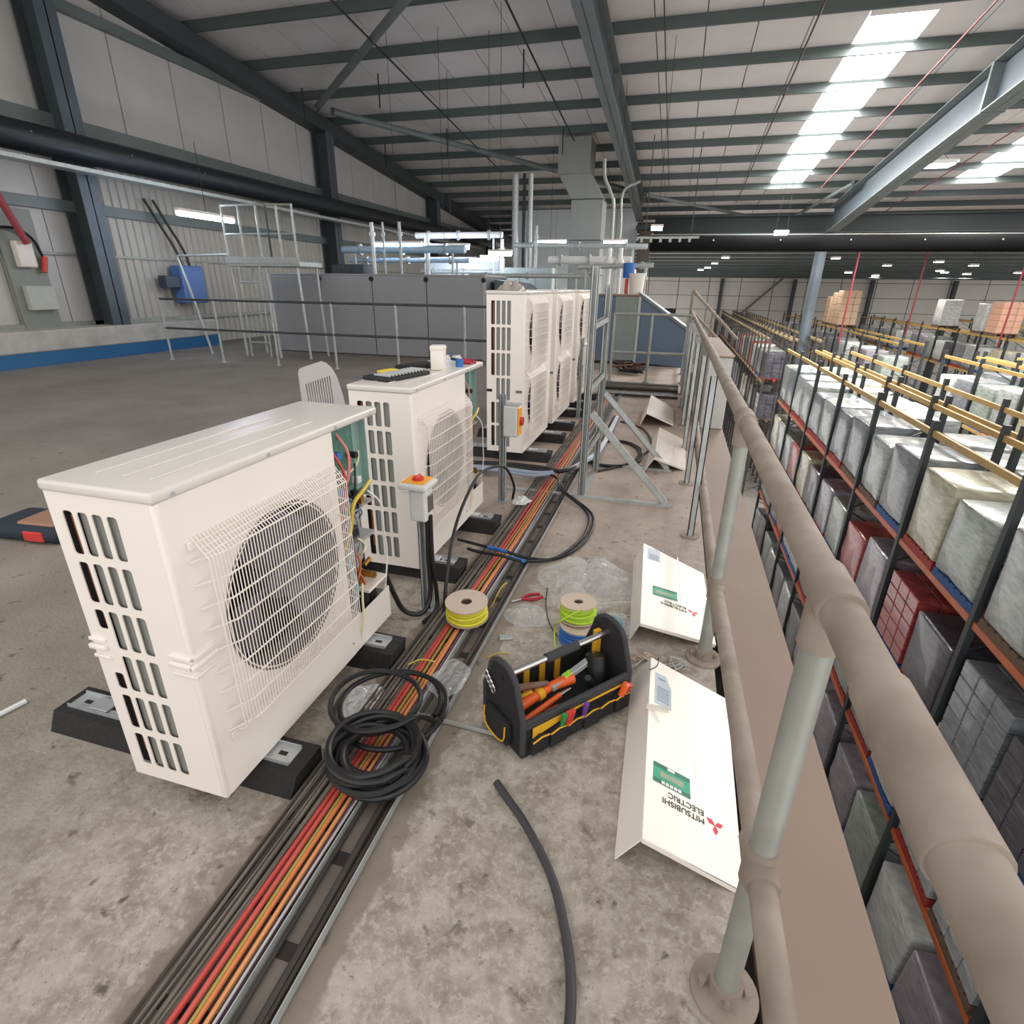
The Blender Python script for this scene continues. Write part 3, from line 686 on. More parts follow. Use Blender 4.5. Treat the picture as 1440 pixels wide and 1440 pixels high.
# ------------------------------------------------------------------ guardrail along the deck edge
t = thing('guardrail', 'dusty galvanised tube guardrail along the deck edge', 'railing', (.285, 0, 0))
RX = .285
obj('top_rail', T([(0, -.6, 1.06), (0, 3, 1.058), (0, 12.2, 1.056)], .030, 16), dusty, t, smooth=True)
obj('mid_rail', T([(0, -.6, .445), (0, .8, .44), (.0, 1.2, .435), (0, 2.2, .36), (0, 2.6, .347), (0, 12.2, .347)], .026, 14, 6), dusty, t, smooth=True)
posts = [.852, 2.13]
for k, y in enumerate([-.43]+posts):
    p = obj('post', MB().cyl((0, y, .012), (0, y, 1.03), .0265, 20), galv_d, t, smooth=True)
    obj('base_flange', MB().cyl((0, y, 0), (0, y, .012), .075, 24).cyl((0, y, .012), (0, y, .05), .036, 20).cyl((.05, y, .012), (.05, y, .03), .01, 6).cyl((-.05, y, .012), (-.05, y, .03), .01, 6).cyl((.0, y-.03, .03), (0, y-.045, .03), .008, 8), dusty, p, smooth=True)
    obj('tee_fitting', MB().cyl((0, y-.06, 1.06), (0, y+.06, 1.06), .036, 20).cyl((0, y, .965), (0, y, 1.05), .034, 20), dusty, p, smooth=True)
    zc = .44 if y < 1.5 else .36
    obj('cross_fitting', MB().cyl((0, y-.055, zc), (0, y+.055, zc), .033, 20).cyl((0, y, zc-.05), (0, y, zc+.05), .031, 20), dusty, p, smooth=True)
obj('rail_sleeve', MB().cyl((0, .40, 1.06), (0, .62, 1.06), .034, 20), dusty, t, smooth=True)
for k in range(8):
    y = 3.45+k*1.08; x = -.035-.012*min(k, 4)
    p = obj('channel_post', MB().box((x-.02, y-.02, 0), (x+.02, y-.014, 1.03)).box((x-.02, y-.02, 0), (x-.014, y+.022, 1.03)).box((x+.014, y-.02, 0), (x+.02, y+.022, 1.03)), galv, t)
    obj('base_flange', MB().cyl((x, y, 0), (x, y, .01), .06, 16), dusty, p)
# small rail returning across the end and stair rails
def rail(label, p0, p1, n, h1, h2, r=.022, mt=galv_d, ph=1.15, feet=True):
    p0 = Vector(p0); p1 = Vector(p1); t = thing('guardrail', label, 'railing', p0); d = p1-p0
    for z in (h1, h2): obj('rail', MB().cyl((0, 0, z), d+Vector((0, 0, z)), r, 10), mt, t, smooth=True)
    for i in range(n):
        q = d*(i/(n-1)); obj('post', MB().cyl(q, q+Vector((0, 0, h1)), r, 10).cyl(q, q+Vector((0, 0, .02)), r*2.2, 10), mt if mt is not steel_dk else galv, t, smooth=True)
    return t
rail('grey tube guardrail standing in front of the blue-grey stepped box', (-1.0, 9.75, 0), (.23, 9.75, 0), 3, 1.1, .49, .024)
rail('dark-railed guardrail across the far deck before the long grey tunnel', (-9.95, 9.3, 0), (-2.2, 9.3, 0), 7, 1.17, .62, .022, steel_dk)
t = thing('stair_rail', 'dusty handrail sloping down beyond the end of the guardrail', 'railing', (.24, 12.2, 0))
obj('handrail', MB().cyl((.02, 0, 1.46), (1.0, .3, .55), .03, 10), dusty, t, smooth=True)
obj('lower_rail', MB().cyl((.02, 0, 1.1), (1.0, .3, .2), .03, 10), dusty, t, smooth=True)
obj('newel', MB().cyl((.02, 0, 0), (.02, 0, 1.46), .03, 10).cyl((.45, .14, 0.0), (.45, .14, 1.05), .025, 10), dusty, t, smooth=True)
t = thing('duct_box', 'pale duct box with a dusty top standing on the ledge beyond the guardrail', 'duct', (.40, 6.6, 0.004))
obj('casing', B((0, 0, 0), (.25, 2.6, .80), .01), flat('pale_duct', 'BDBCB6', .5), t)
obj('dust_cover', B((-.01, -.01, .80), (.26, 2.6, .815), .003), MATS['dusty_ledge'], t)

# ------------------------------------------------------------------ unistrut frame with braces
t = thing('strut_frame', 'galvanised strut frame with two posts and two diagonal braces', 'frame', (-.55, 3.95, 0))
def strut(m, a, b_, s=.041):
    a = Vector(a); b_ = Vector(b_); d = b_-a; q = d.to_track_quat('Z', 'Y').to_matrix(); L = d.length
    for lo, hi in (((-s/2, -s/2, 0), (s/2, -s/2+.004, L)), ((-s/2, -s/2, 0), (-s/2+.004, s/2, L)), ((s/2-.004, -s/2, 0), (s/2, s/2, L)), ((-s/2, s/2-.004, 0), (-s/2+.012, s/2, L)), ((s/2-.012, s/2-.004, 0), (s/2, s/2, L))):
        n0 = len(m.b.verts); m.box(lo, hi); m.b.verts.ensure_lookup_table()
        for v in m.b.verts[n0:]: v.co = a+q @ v.co
    return m
obj('post', strut(MB(), (0, 0, 0), (0, 0, 1.63), .05), galv, t)
obj('post', strut(MB(), (.02, .66, 0), (.02, .66, 1.52), .05), galv, t)
for z in (1.25, .82, .33): obj('cross_member', strut(MB(), (0, 0, z), (.02, .66, z+.02)), galv, t)
obj('brace', strut(MB(), (.04, -.03, .66), (.63, 0, .02), .045), galv, t)
obj('brace', strut(MB(), (.05, .62, .70), (.62, .88, .02), .045), galv, t)
obj('base_channel', B((-.6, -.03, 0), (.68, .01, .02)), galv, t)
obj('base_channel', B((-.02, .84, 0), (.66, .88, .02)), galv, t)
obj('clip', MB().box((-.03, .0, .0), (.03, .66, .004)), galv, t)
# isolators on posts
def isolator(label, x, y, z, tilt_up, post_top, px):
    t = thing('isolator_switch', label, 'switch', (x, y, 0))
    obj('post', strut(MB(), (px-x, 0, 0), (px-x, 0, post_top), .045), galv, t)
    obj('post_foot', B((px-x-.04, -.04, 0), (px-x+.04, .05, .01)), galv, t)
    if tilt_up:
        bx = obj('body', B((-.035, -.06, z-.17), (.045, .03, z-.02), .01, seg=2), flat('pale_grey_plastic', 'D8D8D4', .4), t)
        obj('sight_glass', B((.046, -.03, z-.13), (.049, .02, z-.05), .004), flat('smoked_plastic', '5A564E', .3), bx)
        pl = obj('cover', B((-.075, -.08, z-.015), (.06, .06, z+.012), .008, seg=2), MATS['pale_grey_plastic'], t)
        obj('warning_plate', B((-.07, -.055, z+.0125), (.04, .055, z+.0145), .003), flat('amber_plate', 'F2A93B', .5), pl)
        obj('rotary_knob', MB().cyl((-.012, 0, z+.0145), (-.012, 0, z+.028), .026, 20).box((-.02, -.026, z+.02), (-.004, .026, z+.036), .003), flat('red_knob', 'C8322A', .4), pl)
    else:
        bx = obj('body', B((-.06, -.05, z-.11), (.045, .05, z+.11), .01, seg=2), MATS['pale_grey_plastic'], t)
        pl = obj('warning_plate', B((.046, -.045, z-.10), (.055, .045, z+.10), .004), MATS['amber_plate'], t)
        obj('rotary_knob', MB().cyl((.055, 0, z), (.075, 0, z), .03, 20), MATS['red_knob'], pl)
        obj('hood', B((-.05, -.045, z+.11), (.05, .05, z+.118)), galv, t)
    return t
isolator('red and yellow rotary isolator on a strut before the second unit', -1.035, 2.15, .665, True, .50, -1.03)
isolator('red and yellow isolator on a strut before the nearest tall unit', -1.03, 3.68, .62, False, .80, -1.105)
isolator('grey isolator on a strut between the farther tall units', -.95, 6.65, .75, False, .95, -1.03)
tag(obj('isolator_lead', T([(-1.0, 2.13, .50), (-1.005, 2.13, .3), (-1.0, 2.12, .1), (-1.02, 2.06, .03), (-1.09, 2.02, .05), (-1.13, 2.0, .15), (-1.16, 1.98, .28)], .012, 8, 6), blackr, None, smooth=True), 'black lead looping from isolator box to the nearest unit bay', 'cable')
tag(obj('isolator_lead', T([(-.985, 2.13, .52), (-.985, 2.13, .3), (-.975, 2.14, .08), (-.97, 2.10, .022), (-.985, 2.0, .02)], .011, 8, 6), blackr, None, smooth=True), 'black lead hanging straight down beside isolator strut', 'cable')

# ------------------------------------------------------------------ service panels lying on the deck
mp = mat('panel_paint', 'FBF4E8', .35, 0, .03, 2)
def lpanel(label, ridge_n, ridge_f, right_n, right_f, left_n, left_f, mp=mp):
    rn = Vector(ridge_n); t = thing('service_panel', label, 'panel', (rn.x, rn.y, 0)); o = Vector((rn.x, rn.y, 0))
    P = [Vector(p)-o for p in (ridge_n, ridge_f, right_f, right_n)]; n = (P[1]-P[0]).cross(P[3]-P[0]).normalized()
    if n.z < 0: n = -n
    obj('front_face', MB().prism([p for p in P], n*-.004), mp, t)
    Q = [Vector(p)-o for p in (ridge_n, ridge_f, left_f, left_n)]; n2 = (Q[1]-Q[0]).cross(Q[3]-Q[0]).normalized()
    obj('side_flange', MB().prism(Q, n2*.004), casing, t)
    e = (P[3]-P[0]).normalized(); f_ = (P[1]-P[0]).normalized()
    obj('end_lip', MB().prism([P[0]-f_*0, P[3], P[3]-n*.014-f_*.001, P[0]-n*.014-f_*.001], f_*.004), casing, t)
    W = (P[3]-P[0]).length; L = (P[1]-P[0]).length
    fr = MB(); a = P[0]+e*W*.56+f_*.31+n*.0005
    fr.prism([a, a+f_*(L-.36), a+f_*(L-.36)+e*.006, a+e*.006], n*.0015)
    obj('crease', fr, mp, t)
    return t, P[0], e, f_, n, W, L
def on_panel(me, t, org, e, f_, n, u, v, lift=.001, ang=180, nm=None):
    M = Matrix((e, f_, n)).transposed().to_4x4() @ Matrix.Rotation(math.radians(ang), 4, 'Z')
    o = bpy.data.objects.new(nm or me.name, me); COL.objects.link(o); o.parent = t
    M.translation = org+e*u+f_*v+n*lift; o.matrix_basis = M; return o
def rect_on(t, org, e, f_, n, u0, v0, u1, v1, mt, nm, lift=.0006):
    a = org+e*u0+f_*v0+n*lift
    return obj(nm, MB().prism([a, a+e*(u1-u0), a+e*(u1-u0)+f_*(v1-v0), a+f_*(v1-v0)], n*.0005), mt, t)
def logo_mesh(s, mt):
    m = MB()
    for k in range(3):
        a = math.radians(90+120*k); d = Vector((math.cos(a), math.sin(a), 0)); p = Vector((-d.y, d.x, 0))
        m.prism([Vector((0, 0, 0)), d*s*.5+p*s*.29, d*s, d*s*.5-p*s*.29], (0, 0, .0006))
    return m.mesh('logo', mt)
t, o, e, f_, n, Wd, L = lpanel('largest cream service panel on the deck, black lettering and red logo, nearest the camera', (.078, 1.092, .12), (.064, 1.904, .12), (.353, 1.10, .006), (.366, 1.88, .006), (.012, 1.098, .004), (-.002, 1.90, .004))
rect_on(t, o, e, f_, n, .022, .215, .148, .287, print_g, 'green_sticker')
for v in (.213, .274): 
    rect_on(t, o, e, f_, n, .022, v, .148, v+.015, print_gd, 'sticker_band', .0012)
rect_on(t, o, e, f_, n, .045, .240, .125, .262, print_p, 'sticker_print', .0012)
rect_on(t, o, e, f_, n, .070, .276, .095, .287, white_m, 'sticker_print', .0018)
for k in range(5): rect_on(t, o, e, f_, n, .050+k*.014, .215, .061+k*.014, .226, white_m, 'sticker_print', .0018)
on_panel(text_mesh('MITSUBISHI', .0275, print_k), t, o, e, f_, n, .192, .168, nm='lettering')
on_panel(text_mesh('ELECTRIC', .0275, print_k), t, o, e, f_, n, .192, .196, nm='lettering')
on_panel(logo_mesh(.031, print_r), t, o, e, f_, n, .226, .165)
rect_on(t, o, e, f_, n, .018, .56, .085, .735, print_s, 'rating_plate')
for k in range(7): rect_on(t, o, e, f_, n, .026, .58+k*.012, .076, .585+k*.012, print_bl, 'plate_print', .0012)
rect_on(t, o, e, f_, n, .03, .70, .06, .71, print_bl, 'plate_print', .0012)
tag(obj('cable_clamp', MB().box((.055, 1.60, .118), (.135, 1.625, .128), .003), flat('ivory', 'DAD3C4'), None), 'short ivory strip lying across the largest service panel', 'strip')
t, o, e, f_, n, Wd, L = lpanel('cream lettered service panel between the two nearest guardrail posts', (.006, 2.14, .12), (-.028, 2.985, .12), (.345, 2.24, .006), (.315, 2.93, .006), (-.035, 2.17, .004), (-.075, 2.97, .004))
rect_on(t, o, e, f_, n, .055, .29, .19, .375, print_g, 'green_sticker')
for v in (.288, .362): rect_on(t, o, e, f_, n, .055, v, .19, v+.015, print_gd, 'sticker_band', .0012)
rect_on(t, o, e, f_, n, .075, .315, .165, .34, print_p, 'sticker_print', .0012)
on_panel(text_mesh('MITSUBISHI', .027, print_k), t, o, e, f_, n, .235, .225, nm='lettering')
on_panel(text_mesh('ELECTRIC', .027, print_k), t, o, e, f_, n, .235, .253, nm='lettering')
on_panel(logo_mesh(.031, print_r), t, o, e, f_, n, .272, .222)
rect_on(t, o, e, f_, n, .02, .66, .10, .81, print_s, 'rating_plate')
for k in range(6): rect_on(t, o, e, f_, n, .03, .67+k*.012, .09, .675+k*.012, print_bl, 'plate_print', .0012)
for lb, ps in (('third service panel along the guardrail, nearer of the two plain far ones', ((-.04, 4.68, .15), (-.035, 5.85, .15), (.235, 4.90, .006), (.24, 5.95, .006), (-.12, 4.72, .004), (-.10, 5.87, .004))),
               ('farthest service panel on the deck, tilted on a dark block', ((-.20, 6.45, .17), (-.205, 7.65, .17), (.11, 6.55, .03), (.10, 7.5, .03), (-.27, 6.47, .004), (-.27, 7.6, .004)))):
    t, o, e, f_, n, Wd, L = lpanel(lb, *ps, mp=mat('dusty_panel_paint', 'CFC4B8', .6, 0, .15, 5))
    rect_on(t, o, e, f_, n, .04, .12, .2, .16, MATS['grey_print'], 'plate_print')

# ------------------------------------------------------------------ things lying about the near deck
# coil of thick black hose over the tray
def coil(label, c, r, turns, rt, jit, zstep, mt=blackr, lead=None):
    pts = []; n = turns*16
    for i in range(n+1):
        a = i/16*2*math.pi; k = i/16
        rr = r*(1+jit*math.sin(k*2.3)); cx = c[0]+jit*.12*math.sin(k*1.9); cy = c[1]+jit*.12*math.cos(k*1.4)
        pts.append((cx+rr*math.cos(a), cy+rr*math.sin(a), c[2]+zstep*(k % 3)+.006*math.sin(a*2+k)+.0035*k))
    if lead: pts += lead
    return tag(obj('hose_coil', T(pts, rt, 8, 2), mt, None, smooth=True), label, 'hose')
coil('tight coil of black hose lying over the cables in the tray', (-.765, 1.165, .062), .132, 9, .0115, .13, .020)
coil('loose upper coil of black hose draped over the tray behind the tight one', (-.845, 1.385, .066), .175, 3, .0095, .18, .026)
tag(obj('hose', T([(-.385, 1.240, .016), (-.32, 1.18, .016), (-.254, 1.118, .016), (-.152, .994, .016), (-.088, .864, .016), (-.056, .764, .016), (-.044, .66, .016), (-.05, .5, .016)], .0125, 10, 6), flat('matt_grey_hose', '3C3B3D', .6), None, smooth=True), 'single length of dark hose on bare concrete in the foreground', 'hose')
# big loop of twin cable with blue tape
for k, (lb, dz, dx) in enumerate((('outer black pipe of the big loop with blue tape', 0, .0), ('inner black pipe of the big loop with blue tape', .012, -.03))):
    pts = [(-1.12+k*.1, 2.80-k*.1, .075), (-.95, 2.76-k*.08, .075), (-.80, 2.73-k*.06, .075), (-.68, 2.74-k*.05, .05), (-.55, 2.82, .016), (-.44+dx, 2.97, .016), (-.38+dx, 3.25, .016), (-.42+dx, 3.6, .016), (-.66+dx, 3.86, .06+dz), (-.78, 4.12, .075), (-.95, 4.22, .07), (-1.2, 4.2, .05)]
    c = tag(obj('pipe_loop', T(pts, .0095, 8, 6), blackr, None, smooth=True), lb, 'pipe')
    a, b_ = (pts[2], pts[3]) if k else (pts[1], pts[2])
    obj('blue_tape', MB().cyl(Vector(a)+(Vector(b_)-Vector(a))*.25, Vector(a)+(Vector(b_)-Vector(a))*1.1, .0125, 10), blue_m, c, smooth=True)
tag(obj('pipe_loop', T([(-.93, 2.12, .02), (-.945, 2.2, .16), (-.98, 2.4, .32), (-1.03, 2.75, .40), (-1.08, 3.15, .40), (-1.04, 3.5, .33), (-1.0, 3.62, .16), (-1.02, 3.66, .03)], .0095, 8, 6), blackr, None, smooth=True), 'black pipe arching up in front of the second unit', 'pipe')
for i, (dx, z, mt, rr) in enumerate(((0, .075, silvercab, .016), (.03, .085, flat('light_grey_blue_pipe', '9AA3B8', .4), .014), (.06, .075, flat('light_grey_blue_pipe', '9AA3B8', .4), .014), (-.05, .08, blackr, .018), (-.09, .09, blackr, .016))):
    tag(obj('refrigerant_pipe', T([(-1.75, 4.25-dx, .05), (-1.3, 4.22-dx, z), (-.95, 4.2-dx*1.2, z), (-.72+dx*.4, 4.30+dx, z+.02), (-.60+dx*.4, 4.75+dx, z), (-.57+dx*.3, 5.4, .03), (-.57+dx*.3, 6.8, .02)], rr, 8, 6), mt, None, smooth=True),
        ['silver pipe curving from the tray to behind the second unit, leftmost', 'bluish pipe curving over tray, left of the pair', 'bluish pipe curving over tray, right of the pair', 'fat black insulated pipe crossing the tray, nearer the units', 'fat black insulated pipe crossing the tray, farther one'][i], 'pipe')
# reels
def reel(label, loc, r, h, mt, tiltx=0, tiltz=0, top='c'):
    t = thing('cable_reel', label, 'reel', loc); t.rotation_euler = (tiltx, 0, tiltz)
    fl_ = [(.26*r, 0), (r, 0), (r, .006), (.26*r, .006)]
    for z in (0, h-.006): obj('flange', MB().lathe((0, 0, z), fl_+[fl_[0]], 36), card, t, smooth=True)
    obj('core', MB().lathe((0, 0, 0), [(.27*r, .002), (.27*r, h-.002)], 24), flat('brown_core', '6B5A4E', .9), t, smooth=True)
    rows = 5; rt = (h-.014)/rows/2; m = MB()
    for i in range(rows):
        rr = r*(.90-.04*(i % 2)+.03*R.random()); z = .007+rt+i*2*rt
        m.tube([(rr*math.cos(2*math.pi*k/28), rr*math.sin(2*math.pi*k/28), z+.0025*math.sin(2*math.pi*k/28*2+i)) for k in range(28)], rt*1.12, 8, 0, True)
    m.lathe((0, 0, 0), [(r*.86, .007), (r*.86, h-.007)], 28)
    w_ = obj('wound_cable', m, mt, t, smooth=True); w_['kind'] = 'stuff'
    return t
reel('reel of yellow cable standing in the tray', (-.790, 2.065, .052), .100, .085, flat('bright_yellow_cable', 'E2D93A'), .05)
reel('green and yellow cable reel stacked on top of the blue one', (-.275, 2.125, .105), .082, .085, gy_m, -.05, .3)
reel('blue cable reel at the bottom of the pair behind the tool bag', (-.262, 2.095, 0), .088, .095, flat('bright_blue_cable', '2F74C4'))
tag(obj('loose_wire', T([(-.25, 2.05, .2), (-.33, 1.98, .17), (-.36, 2.02, .10), (-.33, 1.95, .03), (-.25, 1.93, .06), (-.18, 2.0, .15), (-.2, 2.08, .2)], .003, 6, 8), gy_m, None, smooth=True), 'loose green-yellow wire end looping round the reel pair', 'wire')
# tool bag
bt = thing('tool_bag', 'open black fabric tool bag with yellow trim and steel tube handle', 'tool bag', (-.335, 1.36, 0), math.atan2(.41, .345))
BL, BW, BH = .50, .235, .155
obj('base', B((0, 0, 0), (BL, BW, .03), .012, seg=2), flat('black_rubber_base', '1E1E20', .5), bt, smooth=True)
obj('long_side', B((.01, .0, .02), (BL-.01, .012, BH), .005), black_m, bt)
obj('long_side', B((.01, BW-.012, .02), (BL-.01, BW, BH+.02), .005), black_m, bt)
def endp(x0, x1):
    pts = [(x0, 0, .02), (x0, BW, .02), (x0, BW, BH+.02)]
    for k in range(9):
        a = math.pi*k/8; pts.append((x0, BW/2+.085*math.cos(a), .255+.075*math.sin(a)))
    pts.append((x0, 0, BH+.01)); return MB().prism(pts, (x1-x0, 0, 0))
obj('end_panel', endp(0, .016), black_m, bt); obj('end_panel', endp(BL-.016, BL), black_m, bt)
def rim(x):
    pts = [(x, 0, .03), (x, 0, BH+.01)]
    for k in range(9):
        a = math.pi*(1-k/8); pts.append((x, BW/2+.085*math.cos(a), .255+.075*math.sin(a)))
    pts += [(x, BW, BH+.02), (x, BW, .03)]; return T(pts, .011, 8)
obj('padded_rim', rim(.005), webb, bt, smooth=True); obj('padded_rim', rim(BL-.005), webb, bt, smooth=True)
obj('top_band', B((.0, -.006, BH-.03), (BL, .012, BH+.004), .004), webb, bt)
obj('top_band', B((.0, BW-.010, BH-.01), (BL, BW+.004, BH+.022), .004), webb, bt)
hd = obj('handle_tube', MB().cyl((.0, BW/2, .275), (BL, BW/2, .275), .0115, 16), chrome, bt, smooth=True)
obj('hand_grip', MB().cyl((BL*.37, BW/2, .275), (BL*.66, BW/2, .275), .0175, 16), webb, hd, smooth=True)
obj('yellow_trim', MB().prism([(.04, -.007, .085), (.13, -.007, .10), (.24, -.007, .12), (.48, -.007, .118), (.48, -.007, .128), (.04, -.007, .128)], (0, -.002, 0)), yelfab, bt)
for k in range(6):
    x = .03+k*.076; m = MB(); m.prism([(x, 0, .025), (x+.07, 0, .025), (x+.07, 0, .085+.012*(k % 2)), (x+.035, 0, .095), (x, 0, .08)], (0, -.022-.006*(k % 2), 0))
    p = obj('pocket', m, black_m, bt)
    obj('pocket_edge', T([(x, -.026, .082), (x+.035, -.030, .097), (x+.07, -.026, .088)], .003, 6), yelfab, p)
obj('end_pocket', B((-.03, .05, .03), (0, .19, .125), .012, seg=2), black_m, bt, smooth=True)
obj('pocket_edge', T([(-.032, .055, .12), (-.036, .06, .06), (-.036, .12, .04), (-.036, .18, .06), (-.032, .185, .12)], .003, 6, 3), yelfab, bt)
for k in range(4): obj('strap_link', MB().tube([(-.012, .16+.014*k+.012*math.cos(a), .2+.012*k+.018*math.sin(a)) for a in [2*math.pi*j/8 for j in range(8)]], .003, 5, 0, True), chrome, bt)
for x in (.16, .235, .31): obj('inner_strap', B((x, BW-.022, .06), (x+.026, BW-.012, BH+.01), .002), yelfab, bt)
obj('inner_strap', B((BL-.05, BW-.09, .05), (BL-.02, BW-.07, .27), .002), yelfab, bt)
obj('bag_floor', B((.01, .01, .03), (BL-.01, BW-.01, .045)), black_m, bt)
bm_ = bt.matrix_basis.copy() if False else Matrix.Translation((-.335, 1.36, 0)) @ Matrix.Rotation(math.atan2(.41, .345), 4, 'Z')
def inbag(p): return bm_ @ Vector(p)
def tool(name, label, cat, parts):
    t = thing(name, label, cat, parts[0][2])
    o = Vector(parts[0][2])
    for nm, mt, a, b_, r, r2 in parts:
        obj(nm, MB().cyl(Vector(a)-o, Vector(b_)-o, r, 10, r2), mt, t, smooth=True)
    return t
def TL(*a): return [(nm, mt, inbag(p), inbag(q), r, r2) for nm, mt, p, q, r, r2 in a]
tool('cordless_cutter', 'orange-handled cutter lying on top inside the tool bag', 'tool', TL(('handle', ora_tool, (.06, .10, .13), (.20, .11, .145), .020, .017), ('grip', ora_tool, (.20, .11, .145), (.30, .10, .15), .017, .024), ('collar', yelfab, (.14, .105, .138), (.165, .107, .14), .023, .023)))
tool('pliers', 'orange and yellow handled pliers at the left end of the tool bag', 'tool', TL(('handle', ora_tool, (.05, .06, .10), (.22, .07, .13), .012, .010), ('handle', yelfab, (.045, .14, .12), (.13, .12, .15), .014, .012), ('jaw', chrome, (.22, .07, .13), (.27, .072, .135), .009, .004)))
tool('pliers', 'red-orange handled pliers low inside the tool bag', 'tool', TL(('handle', flat('dark_orange', 'B8492C', .4), (.05, .08, .08), (.2, .05, .10), .011, .011), ('jaw', chrome, (.2, .05, .10), (.25, .045, .10), .008, .004)))
sl = thing('spirit_level', 'small grey spirit level with a green vial in the tool bag', 'tool', inbag((.30, .11, .15)))
sl.rotation_euler = (0, -.15, math.atan2(.41, .345)+.1)
obj('body', B((-.10, -.012, 0), (.14, .012, .022), .002), galv, sl); obj('vial', B((-.035, -.013, .006), (.005, .013, .026), .003), flat('lime_vial', 'A6D84A', .2), sl)
tool('hand_torch', 'black drill body standing inside the far end of tool bag', 'tool', TL(('body', blackr, (.40, .07, .08), (.42, .11, .2), .035, .04), ('chuck', dk, (.38, .07, .09), (.34, .06, .16), .02, .012)))
tool('trowel_saw', 'steel blade with brown handle under the handle of the bag', 'tool', TL(('handle', flat('brown_wood', '7A5644', .6), (.03, .15, .18), (.14, .12, .175), .014, .012), ('blade', flat('grey_taupe', '75655C', .5), (.14, .12, .175), (.19, .11, .17), .011, .008)))
for lb, mt, x in (('green screwdriver handle in front pocket of the tool bag', green_m, .155), ('red screwdriver in the front pocket of tool bag, next to the green one', flat('bright_red', 'D03A34'), .175), ('second red screwdriver in the front pocket of the bag', flat('bright_red', 'D03A34'), .192), ('purple screwdriver handle in a front pocket of the tool bag', flat('violet_plastic', '6A3D9A'), .255)):
    tool('screwdriver', lb, 'screwdriver', TL(('handle', mt, (x, -.018, .075), (x+.004, -.03, .145), .008, .010), ('shaft', chrome, (x, -.018, .075), (x-.002, -.012, .04), .003, .003)))
tool('pliers', 'orange-handled tool in the right front pocket of the tool bag', 'tool', TL(('handle', ora_tool, (.44, -.02, .09), (.455, -.028, .14), .013, .014), ('handle', flat('bright_red', 'D03A34'), (.465, -.02, .09), (.475, -.03, .13), .01, .01)))
# clear plastic bags: crumpled sheets
film = bpy.data.materials.new('clear_film'); film.use_nodes = True; fb = film.node_tree.nodes['Principled BSDF']
fb.inputs['Base Color'].default_value = (.9, .92, .93, 1); fb.inputs['Roughness'].default_value = .16; fb.inputs['Alpha'].default_value = .28
_n = film.node_tree.nodes; _l = film.node_tree.links; _v = _n.new('ShaderNodeTexVoronoi'); _v.inputs['Scale'].default_value = 26; _v.feature = 'DISTANCE_TO_EDGE'
_c = _n.new('ShaderNodeTexCoord'); _l.new(_c.outputs['Object'], _v.inputs['Vector']); _b = _n.new('ShaderNodeBump'); _b.inputs['Strength'].default_value = .9; _b.inputs['Distance'].default_value = .02
_l.new(_v.outputs['Distance'], _b.inputs['Height']); _l.new(_b.outputs[0], fb.inputs['Normal'])
film2 = film.copy(); film2.name = 'milky_film'; film2.node_tree.nodes['Principled BSDF'].inputs['Alpha'].default_value = .75
def crumple(label, loc, sx, sy, hz, mt=film, seed=0, n=30, rot=0, name='plastic_bag'):
    m = MB(); g = []
    for i in range(n):
        row = []
        for j in range(n):
            u, v = i/(n-1)*2-1, j/(n-1)*2-1
            a, b_ = u*math.sqrt(1-v*v/2), v*math.sqrt(1-u*u/2); r = math.hypot(a, b_)
            k = 1+.30*noise.noise(Vector((a*1.3+seed, b_*1.3, 3)))
            q = Vector((a*1.6+seed*3, b_*1.6, seed)); h = abs(noise.noise(q))*1.3+.45*abs(noise.noise(q*2.6))+.15*abs(noise.noise(q*6))
            z = max(.0015, hz*(1-min(1, r)**3)*(.45+h)-hz*.12)
            row.append(m.b.verts.new((a*sx*k, b_*sy*k, z)))
        g.append(row)
    for i in range(n-1):
        for j in range(n-1): m.b.faces.new((g[i][j], g[i+1][j], g[i+1][j+1], g[i][j+1]))
    return tag(obj(name, m, mt, None, loc, (0, 0, rot), smooth=True), label, 'bag')
crumple('clear crumpled plastic bag on the deck behind the reels', (-.30, 2.62, .001), .27, .26, .12, film, 1, rot=.2)
crumple('small clear plastic bag beside the red-handled snips', (-.54, 2.22, .001), .11, .10, .05, film, 5)
crumple('clear plastic bag under the near unit edge with paper', (-1.0, 1.47, .001), .09, .10, .03, film2, 7)
crumple('grey crumpled plastic bag on top of the nearest tall unit', (-1.38, 4.85, 1.466), .13, .17, .075, flat('dirty_film', 'A9A096', .35, bump=.6), 9)
crumple('translucent plastic sheet bunched behind the second unit lid', (-1.42, 3.55, 1.0), .11, .2, .06, film2, 12)
crumple('clear bag of small fittings beside the blue coil of wire', (-.12, 2.28, .001), .10, .09, .05, film, 15)
crumple('small clear bag with red print lying by the tray near the isolator strut', (-.93, 3.58, .056), .07, .08, .03, film2, 21)
crumple('flattened clear wrap lying across the tray left of the tool bag', (-.70, 1.62, .056), .07, .12, .012, film, 31)
